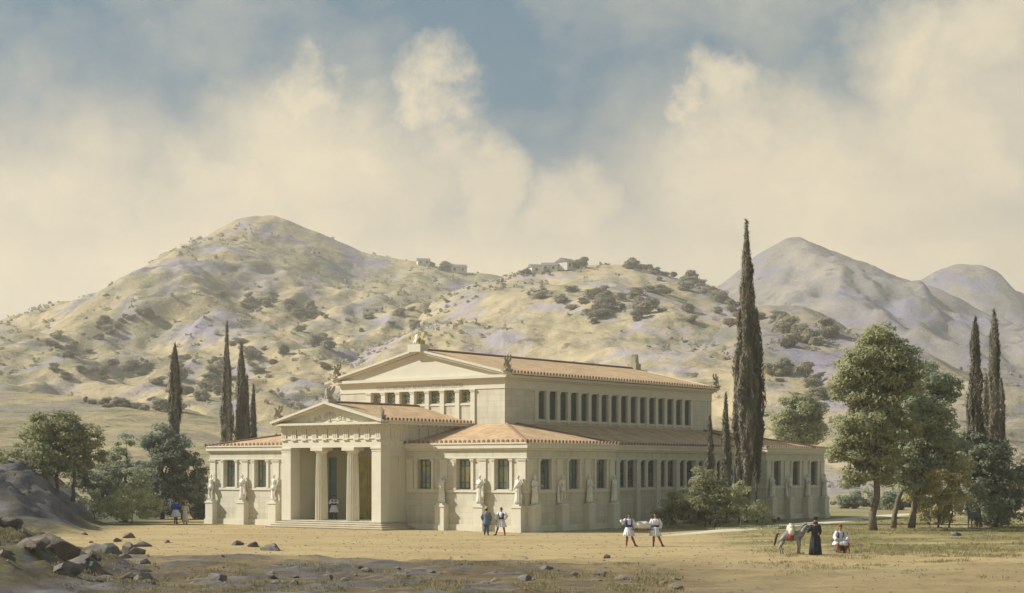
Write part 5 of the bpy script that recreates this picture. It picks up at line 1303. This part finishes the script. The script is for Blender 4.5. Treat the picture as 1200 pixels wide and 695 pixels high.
cypress('cypress at the right edge, right one of the tall pair', 1165, 122, 364, [(380, 3), (405, 5), (440, 6), (480, 7), (520, 8), (560, 8)], seed=24)
cypress('short cypress standing between the tall pair at the right edge', 1156, 124, 438, [(455, 2.5), (490, 5), (530, 7), (560, 7)], seed=26)
cypress('short cypress right of the tall pair at the right edge', 1173, 125, 445, [(460, 3), (490, 5), (530, 7), (560, 7)], seed=28)
# big trees on the right
tree('leafy_tree', 'tallest leafy tree, nearest the right end of the museum', 'tree', 1023, 114, [(1030, 402, 27, 22), (1022, 425, 40, 26), (1055, 428, 26, 26), (998, 455, 26, 28), (1035, 462, 36, 32), (1070, 452, 18, 22), (1008, 495, 36, 28), (1045, 505, 34, 30), (992, 528, 24, 22), (1022, 540, 32, 20), (1000, 558, 20, 12), (1035, 558, 20, 10)], M['leaf'],
     [(1023, 1032, 455, .27)], leaf=.25, dens=1.0)
tree('leafy_tree', 'dark leafy tree with leaning forked trunk right of the tallest leafy tree', 'tree', 1060, 118, [(1088, 445, 30, 22), (1105, 460, 20, 24), (1078, 478, 34, 28), (1108, 495, 18, 24), (1085, 515, 32, 26), (1060, 540, 30, 24), (1100, 545, 26, 22), (1075, 564, 28, 14), (1115, 520, 18, 20), (1050, 500, 22, 24)], M['leaf_b'],
     [(1046, 1070, 480, .2), (1068, 1090, 470, .24)], leaf=.25, dens=1.0)
tree('bush', 'sunlit yellow-green bush right of the leafy trees', 'bush', 1105, 118, [(1103, 562, 30, 28), (1090, 592, 26, 22), (1114, 592, 28, 22), (1126, 555, 22, 24), (1098, 540, 18, 14)], M['leaf_y'], [(1100, 1102, 560, .08), (1112, 1120, 565, .07)], leaf=.2, dens=1.1, clump=.45)
tree('bush', 'large dark green bush at the right edge below the cypresses', 'bush', 1160, 120.8, [(1150, 545, 34, 30), (1172, 562, 30, 34), (1148, 583, 30, 28), (1178, 598, 30, 20), (1138, 518, 22, 18), (1196, 572, 22, 32), (1165, 530, 24, 20)], M['leaf_b'], [(1150, 1150, 550, .1), (1168, 1172, 560, .1)], leaf=.22, dens=1.1, clump=.5)
tree('bush', 'small dark bush at the foot of the leaning forked tree', 'bush', 1090, 117, [(1086, 600, 10, 16), (1100, 608, 12, 10)], M['leaf_dark'], [(1090, 1090, 600, .04)], leaf=.16, clump=.3)
tree('leafy_tree', 'round hazy tree behind the right end of the museum roof', 'tree', 938, 200, [(936, 480, 24, 18), (918, 498, 18, 15), (950, 496, 20, 18), (935, 510, 26, 14)], M['leaf'], [(938, 938, 490, .2)], leaf=.32, dens=.8, clump=.8)
for k, (px, Y, w, h) in enumerate(((992, 178, 16, 10), (1012, 186, 14, 12), (1040, 172, 20, 12), (1072, 182, 22, 14), (1130, 176, 26, 18))):
    yy = HZ+F*CH/Y; tree('bush', ['low bush just right of the museum end, left of the tallest leafy tree', 'bush seen under the crown left of the tallest tree trunk', 'bush seen between the trunks of the leafy trees', 'bush seen right of the leaning trunks', 'distant bush behind the yellow-green bush on the right'][k], 'bush', px, Y, [(px, yy-h*.9, w, h), (px+w*.7, yy-h*.6, w*.7, h*.7)], M['leaf_b'], [(px, px, yy-h, .06)], leaf=.3, clump=.5, dens=.8)
# left trees
tree('leafy_tree', 'broad round tree on the rock at the far left', 'tree', 72, 128, [(66, 500, 32, 20), (42, 518, 26, 20), (95, 516, 28, 22), (62, 530, 44, 18), (25, 530, 16, 14), (112, 538, 16, 14), (80, 544, 34, 12)], M['leaf'], [(66, 66, 520, .2), (85, 92, 525, .16)], leaf=.24, clump=.55)
tree('leafy_tree', 'pointed dark tree between the broad round tree and the lone cypress', 'tree', 146, 133, [(148, 522, 16, 20), (140, 545, 24, 24), (158, 565, 28, 28), (132, 572, 22, 24), (130, 594, 22, 14), (158, 594, 28, 16)], M['leaf_b'], [(146, 148, 530, .16)], leaf=.22, clump=.5)
tree('leafy_tree', 'dark tree under the lone cypress left of the museum', 'tree', 196, 140, [(186, 518, 22, 20), (208, 530, 24, 24), (190, 552, 30, 30), (220, 562, 26, 30), (195, 586, 32, 22), (228, 590, 20, 20), (176, 572, 24, 26)], M['leaf_dark'], [(190, 190, 530, .18), (214, 214, 550, .14)], leaf=.24, clump=.55)
tree('bush', 'wide bush filling the gap between the broad round tree and the pointed dark tree', 'bush', 112, 131, [(105, 560, 26, 20), (125, 575, 24, 22), (88, 556, 22, 16), (112, 590, 20, 14)], M['leaf_b'], [(110, 110, 570, .07)], leaf=.2, clump=.45)
tree('bush', 'low bush on the rock at the left edge', 'bush', 24, 126, [(18, 545, 22, 12), (44, 550, 22, 9), (-8, 540, 22, 16)], M['leaf'], [(20, 20, 545, .06)], leaf=.2, clump=.4)
tree('bush', 'low dull green bush at the foot of the left trees', 'bush', 160, 127, [(150, 586, 28, 20), (178, 596, 20, 14), (122, 588, 18, 16), (140, 600, 30, 10)], M['leaf'], [(155, 155, 590, .06)], leaf=.18, clump=.4)
tree('bush', 'shaded bush beside the left corner of the museum', 'bush', 232, 150, [(236, 560, 12, 20), (228, 590, 14, 16)], M['leaf_dark'], [(232, 232, 575, .08)], leaf=.24, clump=.45)
# bushes against the long side
tree('bush', 'large yellow-green bush against the long side of the museum', 'bush', 828, 118.5, [(824, 564, 22, 20), (842, 580, 30, 22), (804, 587, 28, 20), (858, 594, 26, 18), (828, 602, 38, 15), (788, 603, 22, 13)], M['leaf_bush'], [(826, 826, 580, .07), (838, 842, 585, .06)], leaf=.2, dens=1.15, clump=.42)
tree('bush', 'dull green bush between the yellow-green bush and the tallest cypress', 'bush', 872, 121, [(866, 580, 20, 18), (878, 596, 24, 15), (896, 603, 16, 11)], M['leaf'], [(868, 868, 590, .05)], leaf=.18, dens=1.1, clump=.38)
tree('bush', 'small dark bush at the foot of the tallest cypress', 'bush', 893, 127, [(880, 606, 10, 7), (895, 604, 9, 8), (908, 608, 8, 5)], M['leaf_dark'], [(893, 893, 600, .04)], leaf=.16, dens=1.2, clump=.3)

# scrub and small trees scattered on the hills
def scrub_proto(seed, h, w):
    o = empty('shrub'); L = [((random.uniform(-.4, .4)*w, random.uniform(-.3, .3)*w, h*random.uniform(.35, .7)), w*.5, w*.45, h*.36) for _ in range(3)]
    c = crown('crown', L, M['scrub'], None, leaf=.75, dens=.17, clump=1.25); COL.objects.unlink(c); bpy.data.objects.remove(o); return c.data
SCR = [scrub_proto(i, 3.6+.5*i, 3.4+.3*i) for i in range(4)]
nshr = 0
def shrub(px, py, label, group, smin=.6, smax=1.4, name='shrub', cat='shrub'):
    global nshr
    p = hit(px, py)
    if p is None or nshr > 290: return
    o = bpy.data.objects.new(name, SCR[random.randrange(4)]); smin *= .62; smax *= .8; o.location = (p.x, p.y, land(p.x, p.y)-.3); o.rotation_euler = (0, 0, random.uniform(0, 6)); k = random.uniform(smin, smax)
    o.scale = (k*random.uniform(.8, 1.5), k, k*random.uniform(.7, 1.15)); link(o); tag(o, label, cat, group); nshr += 1
def band(pts, n, jit, label, group, s0=.6, s1=1.3, **k):
    for i in range(n):
        t = random.random()*(len(pts)-1); j = int(t); a, b = pts[j], pts[min(j+1, len(pts)-1)]; f = t-j
        shrub(a[0]+(b[0]-a[0])*f+random.gauss(0, jit), a[1]+(b[1]-a[1])*f+random.gauss(0, jit*.45), label, group, s0, s1, **k)
random.seed(11)
band([(95, 474), (150, 478), (200, 484)], 15, 3, 'small shrub in the row on the pale field above the left trees', 'shrubs in the field row', .45, .7)
band([(70, 410), (120, 394), (180, 374)], 24, 12, 'small shrub on the long left shoulder of the big hill', 'shrubs on the left shoulder', .5, 1.2)
band([(75, 442), (140, 436), (200, 430), (300, 412)], 34, 14, 'small shrub on the lower left slope of the big hill', 'shrubs on the lower left slope', .45, 1.1)
band([(270, 350), (330, 362), (390, 376)], 22, 10, 'small shrub in the dark band under the big hill top', 'shrubs under the hill top', .7, 1.5)
band([(200, 470), (260, 450), (330, 430), (400, 400), (470, 380), (520, 370)], 44, 22, 'small shrub in the shaded hollow between the two hills', 'shrubs in the hollow', .5, 1.4)
band([(650, 352), (720, 365), (780, 352), (850, 372)], 40, 20, 'small shrub on the slope of the pale middle hill', 'shrubs on the middle hill', .8, 1.6)
band([(735, 312), (775, 322), (812, 334), (850, 354)], 34, 3, 'small tree on the crest line of the middle hill', 'trees on the crest of the middle hill', .8, 1.6, name='hill_tree', cat='tree')
band([(880, 378), (930, 385), (975, 398), (920, 410)], 24, 9, 'small shrub on the lilac spur right of the tallest cypress', 'shrubs on the right spur', .8, 1.6)
band([(900, 440), (950, 445), (985, 470), (905, 480)], 16, 9, 'small shrub on the low slope behind the right end of the museum', 'shrubs on the low right slope', .6, 1.2)
band([(500, 312), (520, 316), (535, 318)], 7, 3, 'small tree beside the farmhouse on the saddle', 'trees by the saddle farmhouse', 1.2, 1.7, name='hill_tree', cat='tree')

def hill_cover(names, n):
    Cs = []; H_ = []
    for nm, cnt in names:
        me = bpy.data.objects[nm].data; nv = len(me.vertices); co = np.empty(nv*3); me.vertices.foreach_get('co', co); co = co.reshape(-1, 3)
        fi = np.empty(len(me.polygons)*4, dtype=np.int32); me.polygons.foreach_get('vertices', fi); fi = fi.reshape(-1, 4)
        q = co[fi]; cen = q.mean(1); ar = np.linalg.norm(np.cross(q[:, 1]-q[:, 0], q[:, 3]-q[:, 0]), axis=1)
        nz = np.array([fbm(c[0], c[1]*.6, 90, 4, 51) for c in cen]); w = ar*np.clip(nz+.12, 0.02, 1)/cen[:, 1]**1.3; w /= w.sum()
        pick = rng.choice(len(fi), cnt, p=w); u = rng.uniform(size=(cnt, 1)); v = rng.uniform(size=(cnt, 1)); p = q[pick]
        P = (p[:, 0]*(1-u)+p[:, 1]*u)*(1-v)+(p[:, 3]*(1-u)+p[:, 2]*u)*v
        k = 5; h = rng.uniform(.5, 1.5, cnt)*(.6+cen[pick][:, 1]/1000)
        C = np.repeat(P, k, 0)+rng.normal(0, .45, (cnt*k, 3))*np.repeat(h, k)[:, None]; C[:, 2] = np.repeat(P[:, 2], k)+np.abs(rng.normal(0, .4, cnt*k))*np.repeat(h, k)
        Cs.append(C); H_.append(np.repeat(h, k))
    C = np.concatenate(Cs); h = np.concatenate(H_); Nn = rng.normal(size=C.shape); Nn[:, 2] = abs(Nn[:, 2])
    o = quads_mesh('hill_scrub', leaf_quads(C, Nn, h*1.3, h*.9), M['scrub']); tag(o, 'low olive scrub dotted over the slopes of the hills', 'scrub', kind='stuff')
hill_cover([('left_hill', 7000), ('middle_hill', 4500), ('right_spur', 1500), ('left_field', 500)], 0)
# small houses on the ridges
M['white_wall'] = mat('whitewashed_wall', (.66, .62, .54), .9, (.56, .52, .45), scale=.5)
M['far_roof'] = mat('greyish_tile_roof', (.26, .22, .20), .9, (.20, .17, .16), scale=.5)
def house(px, py, w, d, h, rz, label, ruin=False, Yd=None):
    p = hit(px, py)
    if p is None: return
    o = empty('farmhouse' if not ruin else 'ruin', (p.x, p.y, p.z-.8), rz); tag(o, label, 'house' if not ruin else 'ruin')
    MB().box(-w/2, w/2, -d/2, d/2, 0, h).build('wall', M['white_wall'], o)
    if not ruin:
        MB().prism([(-d/2-.4, h), (d/2+.4, h), (0, h+d*.28)], 'x', -w/2-.4, w/2+.4).build('roof', M['far_roof'], o)
    else: MB().prism([(-w/2, h), (-w/2, h+2.5), (-w*.2, h+.8), (w*.1, h+1.6), (w/2, h)], 'y', -d/2, -d/2+.6).build('broken_wall', M['white_wall'], o)
    n = max(2, int(w/4))
    for k in range(n): MB().box(-w/2+w*(k+.5)/n-.6, -w/2+w*(k+.5)/n+.6, -d/2-.05, -d/2, h*.45, h*.8).build('window', M['dark'], o)
house(536, 319.8, 11, 7, 4.2, .3, 'pale farmhouse with low roof on the saddle between the hills')
house(496, 310.5, 8, 6, 3.5, .2, 'tiny pale hut on the ridge left of the saddle farmhouse')
house(632, 320.5, 10, 6, 3.2, .35, 'long low house, left of the houses on top of the middle hill')
house(645, 318.5, 8, 6, 3.4, -.2, 'small pale house between the long low house and the gabled one on the middle hill')
house(664, 316, 8.5, 7, 4.2, .9, 'gabled house, right of the houses on top of the middle hill')
house(371, 300, 6, 5, 3, .2, 'white ruin high on the right shoulder of the big hill', True)
house(437, 367, 9, 5, 2.6, -.1, 'white hut low on the slope between the two hills')
for px, py, s in ((612, 323, 1.0), (619, 322, 1.3), (624, 322, .8), (678, 315, 1.2), (684, 314, 1.5), (640, 321, .9)):
    shrub(px, py, 'small tree among the houses on top of the middle hill', 'trees among the hilltop houses', s, s, 'hill_tree', 'tree')

# ------------------------------------------------------------------ rocks and grass
random.seed(5)
rk = [(60, 672, 1.15, .85, .55, 'tallest angular grey rock in the lower left corner'),
      (98, 676, 1.0, .8, .5, 'broken grey boulder right of the tallest corner rock'),
      (128, 648, .9, .7, .5, 'dark rock high on the right tip of the left bank'),
      (150, 640, .7, .5, .4, 'small dark rock at the far right end of the left bank'),
      (112, 640, .9, .6, .4, 'low rock behind the two boulders of the left bank'),
      (24, 636, 1.0, .7, .3, 'pale flat rock at the left edge of the bank'),
      (160, 676, 1.1, .7, .35, 'flat brown rock at the foot of the left bank'),
      (255, 680, .8, .5, .25, 'low lilac rock in the bottom foreground below the porch')]
for i, (px, py, a, b, c, lab) in enumerate(rk):
    x, y = ground(px, py+8); rock(x, y, i*3.1+1, a, b, c, M['rock'] if i % 3 else M['rock_warm'], lab, rz=i*.7, sink=.25)
rs = [(278, 639, .45, 'left of the three stones on the sand before the porch'), (297, 641, .5, 'middle of the three stones on the sand before the porch'), (319, 645, .65, 'largest of the three stones on the sand, below the porch'),
      (196, 636, .25, 'single small stone on the sand before the left wing'), (711, 655, .25, 'small dark stone on the sand before the bearers'), (1008, 640, .3, 'small pale stone in the grass right of the seated man'), (1120, 628, .45, 'pale stone in the grass under the donkey bush')]
for i, (px, py, s, lab) in enumerate(rs):
    x, y = ground(px, py); rock(x, y, 40+i*2.3, s, s*.8, s*.5, M['rock'], lab, rz=i, sink=.3, name='stone', cat='stone')
for i in range(46):
    px = random.uniform(-5, 175); py = random.uniform(628, 692); x, y = ground(px, py); s = random.uniform(.16, .48)
    rock(x, y, 200+i*1.7, s*1.5, s, s*.6, M['rock'] if i % 3 else M['rock_warm'], 'broken piece of rock lying on the mossy left bank', rz=i, sink=.3, group='broken rocks on the left bank')
for i in range(60):
    px = random.uniform(150, 820); py = random.uniform(664, 692); x, y = ground(px, py); s = random.uniform(.10, .32)
    rock(x, y, 90+i, s*1.4, s, s*.55, M['rock'] if i % 2 else M['rock_warm'], 'small loose stone in the rough foreground earth', rz=i, sink=.35, group='loose stones in the foreground', name='stone', cat='stone')
def tufts(name, label, pts, m, hmin, hmax):
    n = len(pts); k = 7; C = np.repeat(np.array(pts), k, 0); N = len(C); off = rng.normal(0, .10, (N, 3)); off[:, 2] = 0
    H = rng.uniform(hmin, hmax, N); C = C+off; C[:, 2] += H*.45
    Nn = rng.normal(size=(N, 3)); Nn[:, 2] *= .2; up = np.tile(np.array([0, 0, 2.2]), (N, 1))
    o = quads_mesh(name, leaf_quads(C, Nn, H, H*.22, up), m); return tag(o, label, 'grass', kind='stuff')
pts = []
while len(pts) < 5200:
    px = random.uniform(840, 1230); py = random.uniform(606, 680); x, y = ground(px, py); w = fbm(x, y, 4, 4, 31)
    if w > -.02+(.35 if py > 655 else 0) and not (px < 1000 and py < 618) and random.random() < sstep(850, 1010, px+60*fbm(x, y, 3, 4, 77)) and random.random() < 1-.8*sstep(640, 672, py+14*fbm(x, y, 2, 3, 78)): pts.append((x, y, gz(x, y)))
tufts('grass', 'short dry grass on the right around the trees', pts, M['dry_grass'], .05, .16)
pts = []
while len(pts) < 2600:
    px = random.uniform(-10, 800); py = random.uniform(640, 700); x, y = ground(px, py); w = fbm(x, y, 3, 4, 37)
    if w > .12 and (px < 160 or py > 662): pts.append((x, y, gz(x, y)))
tufts('grass', 'dry grass in the rough foreground and on the left bank', pts, M['dry_grass'], .05, .17)
pts = []
while len(pts) < 1500:
    px = random.uniform(770, 930); py = random.uniform(609, 621); x, y = ground(px, py); w = fbm(x, y, 3, 4, 41)
    if w > -.1 and py > 611+ (930-px)*.03 - 2: pts.append((x, y, gz(x, y)))
tufts('grass', 'green grass strip under the bushes by the long side', pts, M['leaf'], .06, .2)
mbp = MB()
for i in range(2600):
    px = random.uniform(-20, 1220); py = 612+abs(random.gauss(0, 40)); x, y = ground(px, min(py, 698)); h = random.uniform(.015, .05)
    if y > 124: continue
    z = gz(x, y); a = random.uniform(0, 3); c_, s_ = math.cos(a)*h*1.6, math.sin(a)*h*1.6
    mbp.add([(x+c_, y+s_, z), (x-s_, y+c_, z), (x-c_, y-s_, z), (x+s_, y-c_, z), (x, y, z+h)], [(0, 1, 4), (1, 2, 4), (2, 3, 4), (3, 0, 4)])
tag(mbp.build('gravel', M['rock_warm']), 'fine loose gravel strewn over the sandy ground', 'gravel', kind='stuff')
for o in bpy.data.objects:
    if o.name.startswith('musket'): o.name = 'walking_stick'
